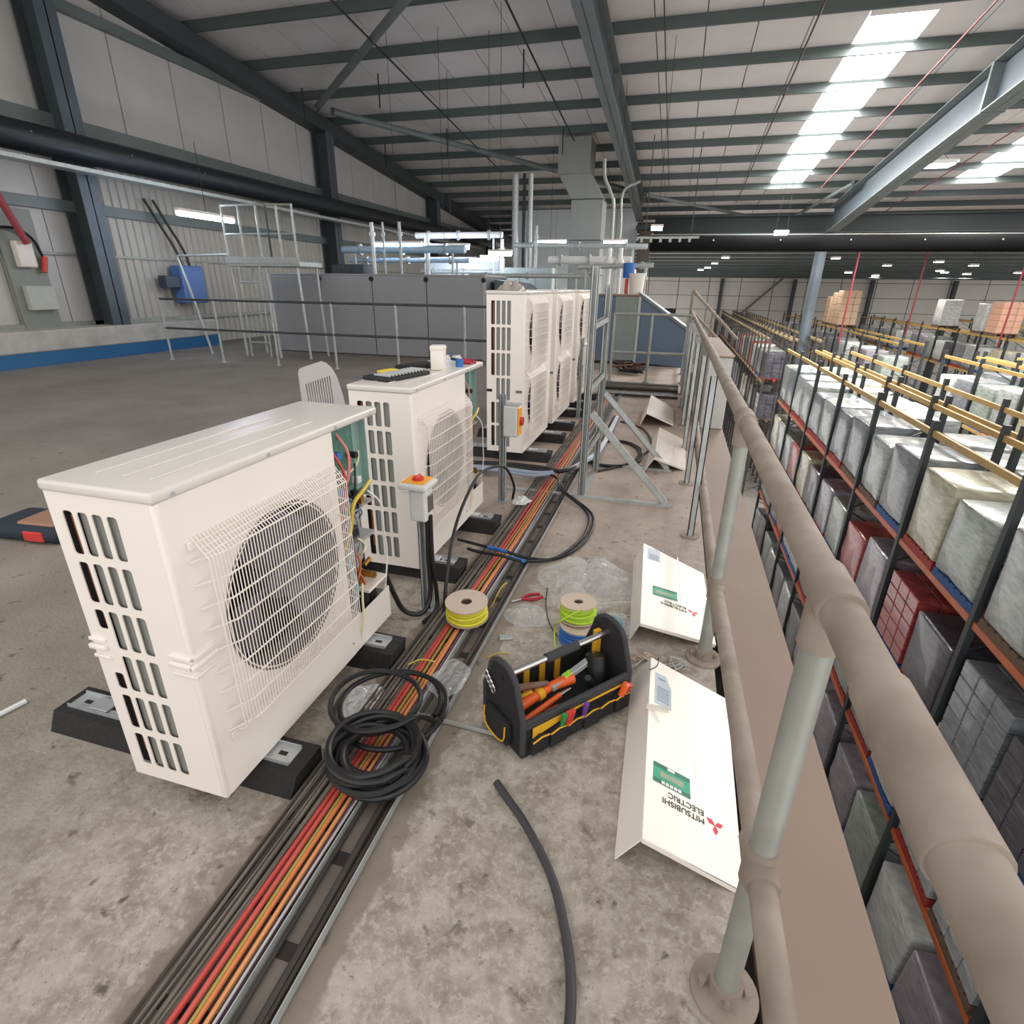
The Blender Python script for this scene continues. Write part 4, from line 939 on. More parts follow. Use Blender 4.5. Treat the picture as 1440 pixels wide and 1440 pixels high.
# snips, offcuts, debris
sn = thing('snips', 'red-handled snips on the deck right of the yellow reel', 'tool', (-.60, 2.36, .006), .7)
obj('handle', T([(0, 0, 0), (.05, .02, .004), (.11, .01, 0)], .008, 8, 4), flat('crimson', 'B02436', .4), sn, smooth=True)
obj('handle', T([(0, 0, .004), (.05, -.03, .004), (.11, -.02, 0)], .008, 8, 4), MATS['crimson'], sn, smooth=True)
obj('blade', B((-.06, -.006, 0), (0, .008, .005), .002), chrome, sn)
DB = [('short yellow wire offcut beside tray near the tool bag', [(-.62, 1.86, .003), (-.585, 1.90, .003), (-.54, 1.91, .003)], yel_m, .003),
      ('yellow wire offcut lying in the tray above the loose coil', [(-.90, 1.66, .05), (-.86, 1.70, .055), (-.80, 1.71, .05)], yel_m, .0035),
      ('bent yellow wire standing in the right tray channel by the yellow reel', [(-.72, 2.22, .02), (-.69, 2.28, .10), (-.68, 2.36, .09), (-.71, 2.40, .03)], yel_m, .003),
      ('thin grey wire curving on the deck left of the reel pair', [(-.50, 2.52, .003), (-.47, 2.35, .003), (-.42, 2.2, .003), (-.36, 2.1, .003)], dkcab, .0025),
      ('pale twisted wire ends behind the far end of the tool bag', [(0.0, 1.98, .004), (.04, 2.03, .02), (.08, 2.02, .01), (.10, 2.06, .004)], silvercab, .004),
      ('coil of thin blue-grey wire right of the reel pair', [(-.12+.05*math.cos(a), 2.22+.05*math.sin(a), .02+.002*a) for a in [k*.5 for k in range(30)]], flat('pale_blue', '7FB4C8'), .0035),
      ('loose thin wire on deck between bag and second panel', [(-.08, 2.36, .004), (0, 2.42, .004), (-.03, 2.5, .004), (-.12, 2.48, .004), (-.2, 2.44, .004)], flat('cream_wire', 'E5E2B8'), .0025),
      ('thin black wire draped over the corner of the largest panel', [(.05, 1.98, .004), (.08, 1.96, .06), (.09, 1.90, .125), (.085, 1.85, .125), (.06, 1.82, .124)], blackr, .002)]
for lb, pts, mt, r in DB: tag(obj('wire_offcut', T(pts, r, 6, 3), mt, None, smooth=True), lb, 'wire')
for lb, p, rz in (('small rough lump of wire scraps by the far end of the tool bag', (.03, 2.03, 0), 0), ('tangle of wire scraps against the base of the second guardrail post', (.16, 2.02, 0), 1)):
    pts = [(R.uniform(-.06, .06), R.uniform(-.04, .04), R.uniform(.003, .03)) for _ in range(16)]
    tag(obj('wire_scraps', T(pts, .003, 5, 3), silvercab if rz else card, None, p, (0, 0, rz), smooth=True), lb, 'scraps')
tag(obj('conduit_offcut', MB().cyl((-.36, .02, .0), (.02, -.03, 0), .009, 8), flat('grey_plastic', '9A9690', .5), None, (-.48, 1.47, .0095), (0, 0, .1), smooth=True), 'grey plastic conduit offcut left of the tool bag', 'conduit')
tag(obj('metal_clip', B((-.03, -.02, 0), (.03, .02, .012), .003), galv, None, (-.585, 2.02, 0), (0, 0, .4)), 'small grey metal clip on the deck by the yellow reel', 'clip')
tag(obj('plastic_rod', MB().cyl((-2.27, .86, .01), (-2.22, 1.085, .01), .010, 10), white_m, None, smooth=True), 'white plastic rod on the floor at the far left', 'rod')
gb = thing('tool_case', 'dark navy tool pouch with a red patch behind the nearest unit', 'bag', (-3.72, 2.25, 0), .1)
obj('body', B((-.27, -.16, 0), (.27, .16, .11), .05, seg=3), flat('navy_fabric', '26303C', .8), gb, smooth=True)
obj('flap', B((-.05, -.12, .10), (.22, .12, .125), .01), flat('brown_flap', 'A07A66', .8), gb); obj('red_patch', B((.03, -.166, .02), (.17, -.15, .085), .006), flat('bright_red', 'D03A34'), gb)
# on top of second unit
zt = 1.055
pk = thing('tool_tray', 'black tray of drill bits with a yellow label on the second unit', 'tray', (-1.36, 2.62, zt+.001), 1.35)
obj('tray_base', B((-.17, -.09, 0), (.17, .09, .02), .008), blackr, pk)
obj('yellow_label', B((-.06, .03, .02), (.05, .085, .032), .003), flat('label_yellow', 'F0D42A'), pk)
bt_ = MB()
for k in range(12): bt_.cyl((-.15+k*.026, -.08, .028), (-.15+k*.026, .02, .028), .006, 6)
b2 = obj('drill_bits', bt_, galv, pk); b2['kind'] = 'stuff'
tag(obj('black_pouch', B((-.12, -.05, 0), (.12, .05, .03), .012, seg=2), black_m, None, (-1.40, 2.93, zt+.001), (0, 0, 1.2), smooth=True), 'flat black pouch behind the drill bit tray', 'pouch')
ct = thing('spray_tub', 'small white plastic tub standing on the second unit', 'tub', (-1.26, 2.93, zt+.001), .2)
obj('body', B((-.04, -.035, 0), (.04, .035, .115), .01, seg=2), plast_w, ct, smooth=True); obj('cap', B((-.042, -.037, .105), (.042, .037, .135), .008, seg=2), plast_w, ct, smooth=True)
tag(obj('tape_roll', MB().lathe((0, 0, .022), [(.012, -.022), (.022, -.022), (.022, .022), (.012, .022), (.012, -.022)], 18), blue_m, None, (-1.20, 3.10, zt), smooth=True), 'little blue tape roll right of the white tub', 'tape')
tg = thing('snips', 'dark red handled grips at the far end of the second unit lid', 'tool', (-1.26, 3.30, zt+.013), -.5)
obj('handle', T([(0, 0, 0), (.06, .02, 0), (.12, .0, 0)], .012, 8, 4), MATS['crimson'], tg, smooth=True); obj('handle', T([(0, -.03, 0), (.06, -.05, 0), (.12, -.03, 0)], .012, 8, 4), MATS['crimson'], tg, smooth=True)
obj('jaw', MB().cyl((0, -.015, 0), (-.09, -.01, 0), .009, 8), dk, tg)
# grey plastic side grille panel standing behind the first unit
vp = thing('vent_cover', 'thin grey slotted plastic cover standing behind the nearest unit', 'cover', (-1.72, 2.30, 0), math.radians(12))
lp = [[(0, 0), (.17, 0), (.23, .12), (.225, .9), (.21, 1.0), (.19, 1.08), (.17, 1.125), (.145, 1.15), (.12, 1.158), (.02, 1.125), (.008, 1.118), (-.0, 1.10)]]
for k in range(11):
    lp.append([(.03+.012*k, 1.05+.004*k-.0), (.036+.012*k, 1.05+.004*k), (.040+.012*k, .92+.002*k), (.034+.012*k, .92)])
o = put('sheet', splines('sheet', lp, .004, flat('grey_plastic_sheet', 'B9B3B3', .4)), vp, (0, 0, 0), (math.radians(90), 0, 0))
obj('foot_lip', B((0, -.02, 0), (.17, .02, .006)), MATS['grey_plastic_sheet'], vp)

# ------------------------------------------------------------------ far part of the deck: tunnel, step-over, ducts, boxes
tp = mat('tunnel_panel', '97979A', .6, 0, .06, 1.2)
t = thing('grey_tunnel', 'long grey panelled duct tunnel across the far deck', 'duct', (-9.0, 11.5, 0))
for k in range(4):
    obj('side_panel', B((k*1.28+.01, 0, .02), (k*1.28+1.27, .04, 1.66)), tp, t)
    obj('corner_knob', MB().cyl((k*1.28+1.28, -.03, 1.6), (k*1.28+1.28, .0, 1.6), .05, 10), dark_in, t)
obj('roof_panel', B((0, 0, 1.66), (5.14, 1.6, 1.70), .01), tp, t)
obj('end_panel', B((5.1, .04, .02), (5.14, 1.6, 1.66)), steel_bl, t)
obj('end_panel', B((0, .04, .02), (.04, 1.6, 1.66)), steel_bl, t)
obj('edge_strip', B((5.10, -.02, 0), (5.16, .0, 1.66)), flat('pale_strip', 'A8A5A0'), t)
obj('core', B((.05, .05, .03), (5.09, 1.55, 1.64)), dark_in, t)
t = thing('side_duct', 'darker grey sloping duct right of the long tunnel', 'duct', (-3.78, 11.9, 0))
m = MB(); m.prism([(0, 0, 0), (0, 0, 1.62), (.5, 0, 1.55), (1.3, 0, 1.0), (1.3, 0, 0)], (0, 1.2, 0)); obj('casing', m, steel_bl, t)
obj('seam', B((.62, -.02, 0), (.66, 0, 1.4)), steel_dk, t)
t = thing('step_over_platform', 'galvanised step-over platform with handrails beside the grey tunnel', 'platform', (-8.9, 10.4, 0))
obj('deck_tray', B((-.25, 0, 1.80), (1.5, .75, 1.90), .01), galv, t)
obj('kick_plate', B((-.25, -.012, 1.86), (1.5, 0, 1.98)), zinc, t)
for x, y in ((-.2, .05), (.7, .0), (1.4, .05), (-.2, .7), (1.4, .7)): obj('leg', MB().cyl((x+.12, y-.08, 0), (x, y, 1.78), .028, 8), galv, t, smooth=True)
for x in (-.2, .2, .62, .85, 1.1, 1.45): obj('rail_post', MB().cyl((x, .02, 1.9), (x-.0, .02, 2.92), .022, 8), galv if x != .85 else steel_dk, t, smooth=True)
obj('hand_rail', T([(-.2, .02, 2.92), (.6, .02, 2.92)], .022, 8), galv, t); obj('hand_rail', T([(.62, .02, 2.92), (1.45, .02, 2.90)], .024, 8), galv_d, t)
obj('mid_rail', T([(-.2, .02, 2.4), (1.45, .02, 2.4)], .018, 8), galv, t)
for z in (.3, .6, .9, 1.2, 1.5): obj('rung', MB().cyl((.05, -.05, z), (.55, -.05, z), .016, 8), galv, t)
for x in (.05, .55): obj('stringer', MB().cyl((x, -.05, 0), (x, -.02, 1.8), .02, 8), galv, t)
obj('stair_rail', T([(-.95, -.1, .0), (-1.25, .0, 1.0), (-1.5, .0, 2.0), (-.2, .0, 2.02)], .026, 8), galv, t)
# blue-grey stepped box at the right end
bgr = flat('blue_grey_panel', '5A6C80', .5, scale=2); 
t = thing('stepped_plant_box', 'blue-grey panelled box with a sloping right end at the deck end', 'duct', (-1.75, 12.0, .1))
obj('flat_panel', B((0, 0, 0), (.78, .04, 1.24)), bgr, t)
plabel(obj('grey_panel', B((.52, -.02, 0), (1.0, 0.0, 1.24)), flat('grey_green_panel', '848A84', .5), t), 'grey middle panel')
m = MB(); m.prism([(1.0, 0, -.04), (1.0, 0, 1.26), (1.95, 0, .62), (1.95, 0, -.1)], (0, .8, 0)); obj('sloping_panel', m, bgr, t)
m = MB(); m.prism([(.98, -.04, 1.26), (.98, -.04, 1.32), (1.97, -.04, .68), (1.97, -.04, .62)], (0, .9, 0)); obj('edge_trim', m, steel_gr, t)
obj('corner_trim', B((.98, -.04, -.04), (1.03, -.02, 1.26)), galv, t)
obj('top_deck', B((-.1, -.05, 1.24), (1.0, .9, 1.27), .005), flat('brown_boarding', '8A6E60', .8), t)
obj('base_skirt', B((0, .05, -.1), (1.9, .7, -.04)), dark_in, t)
t = thing('white_bucket', 'white plastic bucket on top of the blue-grey box', 'bucket', (-.86, 12.25, 1.37))
obj('tub', MB().lathe((0, 0, 0), [(.001, 0), (.13, 0), (.155, .36), (.165, .36), (.165, .38), (.14, .38), (.001, .375)], 24), plast_w, t, smooth=True)
obj('lid', MB().lathe((0, 0, .38), [(.17, 0), (.17, .02), (.001, .025)], 24), white_m, t, smooth=True)
t = thing('blue_drum', 'blue plastic drum hanging on pipework beside the white bucket', 'drum', (-1.08, 12.7, 1.27))
obj('body', MB().lathe((0, 0, .42), [(.001, 0), (.12, 0), (.125, .28), (.001, .3)], 20), blue_m, t, smooth=True)
obj('stand', MB().cyl((0, 0, .1), (0, 0, .42), .04, 10), galv, t)
plabel(obj('red_tag', B((-.05, -.12, .12), (.02, -.1, .4)), red_m, t), 'red tag')
# cable runs in front of blue box
for i, (y, z, lb) in enumerate(((8.35, .05, 'nearest galvanised channel crossing the deck before blue-grey box'), (8.75, .07, 'second dark channel crossing the deck before the blue-grey box'), (9.15, .05, 'third dark channel crossing deck before the blue-grey box'))):
    t = thing('floor_channel', lb, 'channel', (-1.0, y, 0)); obj('bed', B((0, 0, 0), (1.15, .24, z)), dk if i else dkcab, t); obj('edge', B((0, -.012, z-.01), (1.15, 0, z+.02)), galv if i == 0 else trd, t)
pts = []
for k in range(40):
    a = k*.55; pts.append((-.45+.28*math.cos(a)*(1+.1*math.sin(k)), 5.2+.45*math.sin(a), .012+.003*(k % 5)))
tag(obj('hose_coil', T(pts, .011, 6, 3), blackr, None, smooth=True), 'loosely looped black hose on the deck behind the strut braces', 'hose')
tag(obj('hose', T([(-.5, 4.6, .012), (-.25, 4.95, .012), (-.1, 5.6, .012), (-.22, 6.3, .012), (-.5, 6.6, .012)], .011, 6, 5), dkcab, None, smooth=True), 'dark hose curling past the third service panel', 'hose')
for q in range(3):
    pts = [(-.75+.35*math.cos(k*.9+q)*(.6+.4*math.sin(k*1.3)), 10.9+.4*math.sin(k*.7+q*2), .03+.05*abs(math.sin(k*1.7+q))+.04*q) for k in range(22)]
    tag(obj('cable_heap', T(pts, .016, 6, 3), [blackr, dkcab, flat('rust_cable', '5A3A30', .7)][q], None, smooth=True), ['black loops in the cable heap before the blue-grey box', 'dusty grey-brown loops in the cable heap before the blue-grey box', 'rust brown loops in the cable heap before the blue-grey box'][q], 'cable')
# square silver duct
sd = mat('silver_duct', '8E908C', .45, .15, .08, 1)
t = thing('square_duct', 'large square silver duct rising with an offset to the roof', 'duct', (-3.4, 21.0, 0))
for z0, z1 in ((0, 1.9), (1.9, 3.0), (3.0, 4.25)): obj('lower_section', B((-.52, 0, z0+.01), (.55, 1.1, z1-.01)), sd, t)
m = MB(); m.prism([(-.52, 0, 4.25), (.55, 0, 4.25), (.08, 0, 5.0), (-1.0, 0, 5.0)], (0, 1.1, 0)); obj('offset_section', m, sd, t)
obj('upper_section', B((-1.03, 0, 5.01), (.05, 1.1, roof_z(21)-.3)), sd, t)
for z in (1.9, 3.0, 4.25): obj('joint_flange', B((-.54, -.02, z-.015), (.57, 1.12, z+.015)), steel_dk, t)
# plant room wall
pr_ = mat('lamplit_room_panel', 'E2E8EA', .5, 0, .06, .6)  # wall colour brightened in place of light from the nearby lamp
t = thing('plant_room', 'pale blue-white panelled plant room wall behind the square duct', 'room', (-8.6, 31.2, 0))
for k in range(6): obj('wall_panel', B((k*1.03+.01, 0, 0), (k*1.03+1.02, .1, 5.15)), pr_, t)
obj('corner_post', B((-.1, -.03, 0), (0, .12, 5.15)), galv, t); obj('side_wall', B((0, .1, 0), (.1, 5, 4.6)), pr_, t)
# vertical pipes
for i, (x, y, r, mt, lb) in enumerate(((-5.62, 20, .11, galv, 'leftmost vertical silver pipe left of the square duct'), (-5.32, 20, .05, dk, 'thin dark vertical pipe between silver ones'), (-5.1, 20, .08, galv, 'right vertical silver pipe left of the square duct'))):
    tag(obj('vertical_pipe', MB().cyl((0, 0, 0), (0, 0, 4.9), r, 12), mt, None, (x, y, 0), smooth=True), lb, 'pipe')
tag(obj('vertical_pipe', T([(-2.35, 20, 0), (-2.35, 20, 3.6), (-2.45, 20, 4.2), (-2.7, 20, 4.7), (-2.75, 20, 5.2)], .06, 12, 4), galv_d, None, smooth=True), 'silver pipe bending left at the right side of the square duct', 'pipe')
tag(obj('vertical_pipe', T([(-2.1, 20.2, 0), (-2.1, 20.2, 3.2), (-2.12, 20.2, 4.3), (-1.6, 20.2, 4.6)], .045, 12, 4), galv_d, None, smooth=True), 'silver pipe bending right near the grey rafter', 'pipe')
# pipework behind the tunnel
PW = [((-8.6, 14, 2.32), (-5.2, 14, 2.32), .09, flat('pale_blue_lagging', 'A9C4DA', .4), 'fat pale blue pipe behind step-over platform, upper'), ((-8.6, 14.3, 2.08), (-5.2, 14.3, 2.08), .06, flat('pale_blue_lagging', 'A9C4DA', .4), 'pale blue pipe behind step-over platform, lower'),
      ((-7.2, 15.5, 2.75), (-4.7, 15.5, 2.75), .08, white_m, 'white horizontal pipe above grey tunnel'), ((-7.2, 15.8, 1.85), (-4.7, 15.8, 1.85), .06, galv, 'silver horizontal pipe resting behind the tunnel top'),
      ((-4.8, 17, 2.6), (-1.0, 17, 2.55), .07, galv, 'silver horizontal pipe in front of plant room wall'), ((-4.8, 13.2, 1.72), (-2.0, 13.2, 1.72), .05, galv, 'silver pipe above the sloping grey duct'),
      ((-3.2, 14.5, 2.1), (-1.2, 14.5, 2.1), .09, white_m, 'white pipe right of the tall units above the blue-grey box'), ((-2.2, 13.0, 1.9), (-.6, 13.0, 1.95), .05, galv, 'silver pipe over the bucket')]
for a, b_, r, mt, lb in PW:
    a = Vector(a); t = thing('pipe_run', lb, 'pipe', a); d = Vector(b_)-a
    obj('pipe', MB().cyl((0, 0, 0), d, r, 12), mt, t, smooth=True)
    for k in (.15, .5, .85): obj('flange', MB().cyl(d*k-Vector((.03, 0, 0)), d*k+Vector((.03, 0, 0)), r*1.5, 12), galv, t, smooth=True)
    for k in (.1, .9): obj('support', MB().cyl(d*k, Vector((d.x*k, 0, -a.z)), .03, 8), galv, t)
VP = [(-7.5, 13.6, 2.9, .05), (-7.2, 13.6, 2.9, .03), (-6.75, 13.6, 2.9, .04), (-6.3, 14.2, 2.7, .06), (-4.5, 14.8, 2.6, .05), (-3.9, 16, 3.0, .04), (-1.6, 13.4, 2.3, .05), (-1.35, 13.4, 2.3, .05), (-.75, 13.0, 1.95, .03)]
NM = ['nearest the step-over platform', 'thin, next to the platform pipe', 'third from the step-over platform', 'before the third wall column', 'before the small warm lamp', 'left of the silver pipe pair', 'left of the blue drum', 'touching the blue drum side', 'right of the bucket']
for (x, y, z, r), l in zip(VP, NM): 
    tag(obj('standpipe', MB().cyl((0, 0, 0), (0, 0, z), r, 10).cyl((0, 0, z-.3), (0, 0, z-.22), r*1.7, 10), white_m if r > .045 else galv, None, (x, y, 0), smooth=True), 'upright pipe behind the deck plant, '+l, 'pipe')
for x, y, z0, sx, sz, mt, lb in ((-3.9, 15.2, 0, 1.3, 1.95, flat('pale_green_box', 'A8B4B0', .5), 'pale grey-green cabinet behind the tall units'), (-1.42, 15.4, 0, .5, 1.95, plast_w, 'white cabinet seen right of the square duct'), (-8.1, 13.3, 0, .9, 1.95, steel_dk, 'dark cabinet behind step-over platform'), (-6.6, 17.5, 0, 2.4, 2.3, flat('frosty_panel', 'C7CCD0', .4), 'pale louvred cabinet behind the long tunnel')):
    t = thing('plant_cabinet', lb, 'cabinet', (x, y, z0)); obj('body', B((-sx/2, 0, 0), (sx/2, .6, sz), .02), mt, t)
    for k in range(3): obj('door', B((-sx/2+.03+k*sx/3, -.02, .1), (-sx/2+(k+1)*sx/3-.03, 0, sz-.1), .005), mt, t)
t = thing('ceiling_tray', 'short galvanised cable tray end hanging over the bucket', 'tray', (-1.2, 15.5, 2.65))
obj('bed', B((0, 0, 0), (1.5, .3, .03)), galv, t)
for k in range(6): obj('slat', B((.1+k*.23, -.03, -.1), (.16+k*.23, 0, .02)), galv, t)
for k in (.2, 1.3): obj('hanger', MB().cyl((k, .1, 0), (k, .1, 2.2), .012, 6), dk, t)

# ------------------------------------------------------------------ warehouse: pallet racks and wrapped loads
ybeam = mat('rack_beam_yellow', 'BC9858', .55, 0, .2, 4); obeam = mat('rack_beam_orange', 'C2602A', .5, 0, .2, 4)
upr = mat('rack_upright', '2E3336', .55, 0, .2, 4)
PZ = [-.55, -2.45, -4.35, -6.25, -8.199]
def upright_mesh(dep, h=7.80):
    m = MB()
    for x in (0, dep-.09): m.box((x, -.05, 0), (x+.09, .05, h)).box((x-.02, -.07, 0), (x+.11, .07, .02))
    z = .3; s = 1
    while z < h-.6:
        a, b_ = (0.04, dep-.05) if s > 0 else (dep-.05, .04)
        m.tube([(a, 0, z), (b_, 0, z+.55)], .018, 4); z += .62; s = -s
    return m.mesh('upright_frame', upr)
def beam_mesh(mt): return B((-.025, -1.29, -.10), (.025, 1.29, 0), .004).mesh('beam', mt)
UF = upright_mesh(1.05); BMy = beam_mesh(ybeam); BMo = beam_mesh(obeam)
PIT = 2.68
def rack(label, x, ya, nb, tiers, allY=False, PIT=PIT, bm=None, uf=None):
    t = thing('pallet_rack', label, 'rack', (x, ya, -8.2), 0, 'pallet racks in the warehouse')
    for k in range(nb+1): put('upright_frame', uf or UF, t, (0, k*PIT, 0))
    for k in range(nb):
        for j in tiers:
            for xx in (.045, 1.0): put('beam', bm or (BMy if (j == 0 or allY) else BMo), t, (xx, (k+.5)*PIT, 8.2+PZ[j]))
    return t
loadm = {}
def wrap(name, c, dark, rough=.28):
    return mat(name, c, rough, 0, .2, 5, .5, 14, dark=dark, stretch=(1, 1, 3.5), coat=.3)
LM = [wrap('wrap_pale_grey', 'B7BBB8', '888D8C'), wrap('wrap_white', 'D6D8D5', 'A9ADAC'), wrap('wrap_steel_grey', '8C9094', '686C70'), wrap('wrap_cream', 'C9C3A8', '9D9A84'), wrap('wrap_green_grey', 'A5ADA6', '7C857E'),
      wrap('wrap_mauve', '9F98A0', '777079'), wrap('wrap_red', 'B85550', '84332F'), wrap('wrap_charcoal', '5C5A62', '3C3A42')]
LN = ['pale grey', 'white', 'steel grey', 'cream', 'green-grey', 'mauve-grey', 'red', 'charcoal']
pal_m = [flat('red_pallet', '9A2A24', .7), flat('blue_pallet', '28508A', .7), flat('wood_pallet', '6A5444', .8)]
def load_mesh(seed, w=1.12, d=1.0, h=1.2):
    rr = random.Random(seed); m = MB(); m.box((-d/2, -w/2, 0), (d/2, w/2, h), .045, seg=2)
    bmesh.ops.subdivide_edges(m.b, edges=list(m.b.edges), cuts=2, use_grid_fill=True)
    for v in m.b.verts:
        q = v.co*3+Vector((seed*7, 0, 0)); v.co += Vector((noise.noise(q), noise.noise(q+Vector((9, 0, 0))), .4*noise.noise(q+Vector((0, 9, 0)))))*.028
    return m
def case_mesh(seed, h=1.2):   # load made of visible cartons in layers
    rr = random.Random(seed); m = MB(); n = 5
    for j in range(n):
        for a in range(3):
            for b_ in range(3):
                m.box((-.5+a/3+.006, -.56+b_*1.12/3+.006, j*h/n+.006), (-.5+(a+1)/3-.006, -.56+(b_+1)*1.12/3-.006, (j+1)*h/n), .014)
    return m
def pallet_mesh(mt):
    m = MB()
    for k in range(7): m.box((-.5, -.58+k*.168, .11), (.5, -.58+k*.168+.12, .135))
    for x in (-.5, -.05, .4): m.box((x, -.58, 0), (x+.1, .58, .11))
    return m.mesh('pallet', mt)
PM = [pallet_mesh(p) for p in pal_m]
LMESH = {}
def get_load(kind, mi):
    k = (kind, mi)
    if k not in LMESH:
        me = (load_mesh(kind+1) if kind < 4 else case_mesh(kind)).mesh('wrapped_goods', LM[mi], kind < 4); LMESH[k] = me
    return LMESH[k]
ORD = ['first', 'second', 'third', 'fourth', 'fifth', 'sixth', 'seventh', 'eighth', 'ninth', 'tenth', 'eleventh', 'twelfth', 'thirteenth', 'fourteenth', 'fifteenth', 'sixteenth', 'seventeenth', 'eighteenth', 'nineteenth', 'twentieth', 'twenty-first', 'twenty-second', 'twenty-third', 'twenty-fourth', 'twenty-fifth', 'twenty-sixth']
def pload(rowname, x, y, z, mi, kind, pi, idx, tier, hs=1.0):
    t = thing('pallet_load', '%s load, %s from the near end, %s tier of %s' % (LN[mi], ORD[idx], tier, rowname), 'pallet', (x, y, z), R.uniform(-.02, .02), 'wrapped pallet loads on '+rowname)
    put('pallet', PM[pi], t); g = put('wrapped_goods', get_load(kind, mi), t, (0, 0, .137)); g.scale = (1, 1, hs)
TN = ['top', 'upper', 'middle', 'lower', 'floor']
def fill(rowname, x, ya, nb, tiers, seed, p=1.0, kinds=(0, 1, 2, 3, 4), fixed={}, wt=(26, 12, 22, 8, 14, 10, 4, 4), PIT=PIT, per=2):
    rr = random.Random(seed)
    for k in range(nb):
        for s in range(per):
            for j in tiers:
                if rr.random() > p: continue
                idx = k*per+s; y = ya+k*PIT+PIT/2+(0 if per == 1 else -.62 if s == 0 else .62)
                mi = rr.choices(range(8), wt)[0]; kind = rr.choice(kinds); pi = rr.choice((0, 0, 1, 2)); hs = rr.uniform(.88, 1.06)
                if (idx, j) in fixed: mi, kind = fixed[(idx, j)][:2]
                pload(rowname, x, y, PZ[j]+.001, mi, kind, pi, idx, TN[j], hs)
YA = 7.5-3*PIT
X0 = 4.15
rack('nearest pallet rack facing the deck', X0, YA, 9, (0, 1, 2, 3))
NR = 'the nearest rack'
# indices: bay k*2+s, bay 2 spans y 4.8..7.5, bay 3 spans 7.5..10.2
fill(NR, X0+.53, YA, 9, (1, 2, 3, 4), 3, 1.0, (0, 1, 2, 3), fixed={(6, 1): (4, 0), (7, 1): (3, 1), (8, 1): (2, 2), (9, 1): (0, 3), (10, 1): (2, 1), (11, 1): (2, 0), (5, 1): (0, 2), (4, 1): (4, 3), (7, 2): (6, 4), (5, 2): (2, 4), (6, 2): (7, 2), (8, 2): (5, 0), (4, 2): (7, 4), (3, 2): (7, 4), (3, 3): (5, 0), (4, 3): (0, 4), (2, 3): (4, 1), (5, 3): (0, 4)})
rack('second pallet rack, back to back with the nearest', X0+1.2, YA+PIT*2, 7, (0, 1))
fill('the second rack', X0+1.73, YA+PIT*2, 7, (1,), 5, .95)
rack('third pallet rack beyond the first aisle', 9.3, YA+PIT*3, 6, (0, 1), True)
fill('the third rack', 9.83, YA+PIT*3, 6, (1,), 8, .92)
rack('fourth pallet rack backing on to the third', 10.5, YA+PIT*3, 6, (0, 1), True)
fill('the fourth rack', 11.03, YA+PIT*3, 6, (1,), 9, .9)
rack('fifth pallet rack beyond the second aisle', 15.6, YA+PIT*4, 5, (0, 1), True)
fill('the fifth rack', 16.13, YA+PIT*4, 5, (1,), 10, .9)
rack('sixth pallet rack, farthest right in the near block', 21.8, YA+PIT*5, 4, (0, 1), True)
fill('the sixth rack', 22.33, YA+PIT*5, 4, (1,), 12, .9)
YB = 28.0
BMs = B((-.025, -.64, -.11), (.025, .64, 0), .004).mesh('beam', mat('pale_rack_beam', 'B09A72', .6, 0, .2, 4))
UFb = UF.copy(); UFb.materials.clear(); UFb.materials.append(mat('dusty_upright', '3A3632', .6, 0, .25, 4))
rack('far block rack of closely spaced uprights in line with the nearest rack', X0, YB, 24, (0, 1), PIT=1.33, bm=BMs, uf=UFb)
fill('the far block front rack', X0+.53, YB, 24, (1, 2), 14, .8, (0, 3, 4), PIT=1.33, per=1, wt=(4, 2, 14, 3, 4, 8, 3, 20))
rack('far block rack behind its front rack', X0+1.2, YB, 24, (0,), PIT=1.33, bm=BMs, uf=UFb)
rack('far block rack beyond the round column', 9.3, YB, 11, (0, 1), True)
fill('the far block third rack', 9.83, YB, 11, (1,), 15, .8)
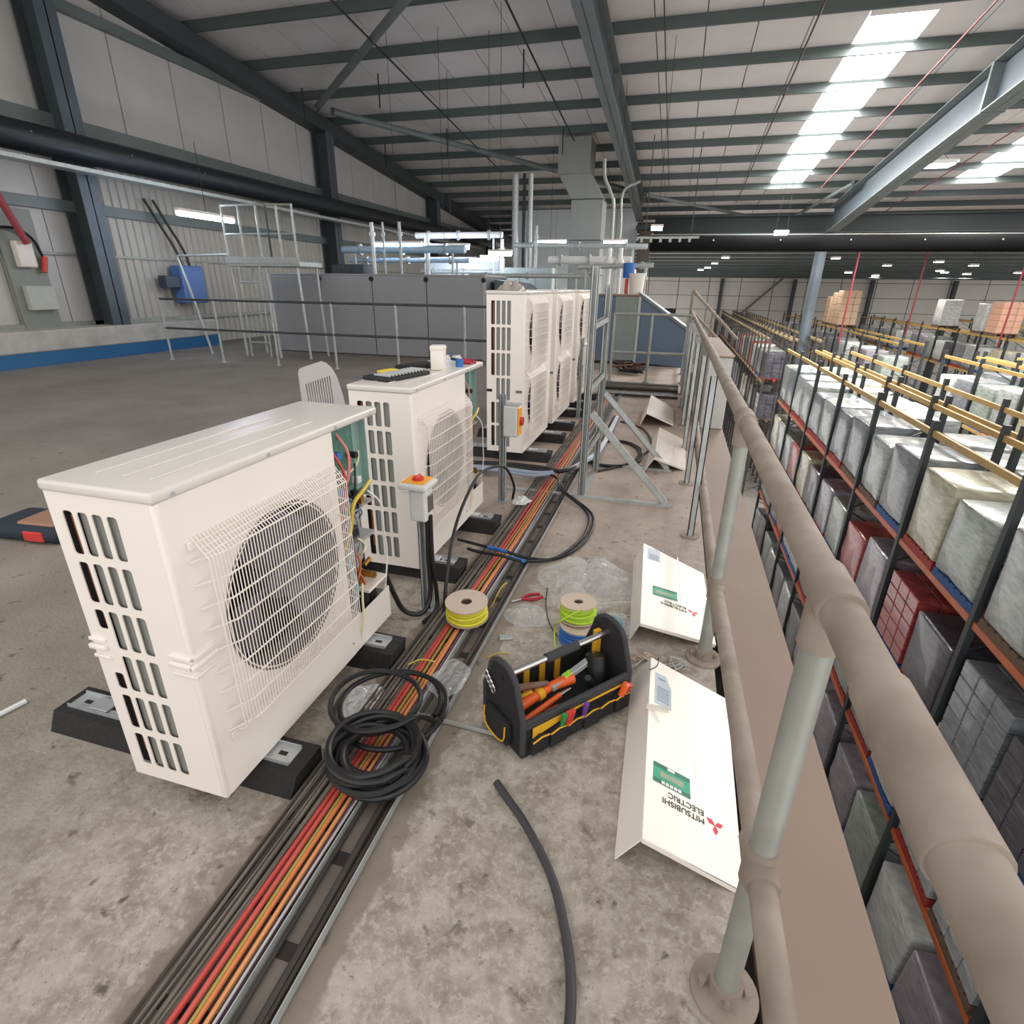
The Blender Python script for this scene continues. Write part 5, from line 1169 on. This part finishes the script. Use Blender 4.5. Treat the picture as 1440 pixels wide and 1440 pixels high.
rack('far block rack under the far white pallet', 15.6, YB, 11, (0, 1), True)
fill('the far block fourth rack', 16.13, YB, 11, (1,), 16, .8)
rack('far block rack at the far right of the view', 21.8, YB, 11, (0, 1), True)
fill('the far block fifth rack', 22.33, YB, 11, (1,), 17, .8)
# loads standing on the top beams far away
for i, (x, y, mi, kind, hs, lb) in enumerate(((9.83, 40.68, 3, 4, 1.5, 'brown carton load on top beams just right of round column, left one'), (9.83, 39.44, 3, 4, 1.6, 'brown carton load on top beams right of the round column, right one'), (9.83, 42.1, 3, 4, 1.3, 'brown carton load on top beams, partly behind the round column'),
        (16.13, 42.1, 1, 0, 1.25, 'white load standing alone on top beams in the far distance'), (16.13, 36.76, 1, 3, 1.15, 'white-topped load on top beams at far right, left one'), (16.13, 35.3, 6, 4, 1.25, 'pinkish striped carton load on top beams at the far right'))):
    t = thing('pallet_load', lb, 'pallet', (x, y, PZ[0]+.001), 0, 'loads on the top beams')
    put('pallet', PM[2], t); me = get_load(kind, mi)
    if kind == 4 and mi == 3:
        me = me.copy(); me.materials.clear(); me.materials.append(flat('brown_carton', 'B79A82', .7))
    if kind == 4 and mi == 6:
        me = me.copy(); me.materials.clear(); me.materials.append(flat('pink_carton', 'D8A890', .7))
    g = put('wrapped_goods', me, t, (0, 0, .137)); g.scale = (1, 1, hs)
# red drop pipes and cross conduits
for i, (x, y) in enumerate(((8.2, 33), (12.8, 38), (15.6, 34.0))):
    tag(obj('drop_pipe', MB().cyl((0, 0, -1.0), (0, 0, roof_z(y)-.6), .045, 8), flat('faded_red_paint', '9A3A42', .5), None, (x, y, 0), smooth=True), 'thin red sprinkler drop pipe, %s counted from the round column' % ['first', 'second', 'third'][i], 'pipe')
tag(obj('conduit_run', MB().cyl((3.6, 52, 2.45), (30, 52, 2.45), .04, 6), steel_dk, None), 'thin dark conduit crossing below the far lamps', 'conduit')
tag(obj('conduit_run', MB().cyl((-1.5, 36, 4.45), (30, 36, 4.45), .09, 6), galv, None), 'pale conduit crossing above the broad black duct', 'conduit')
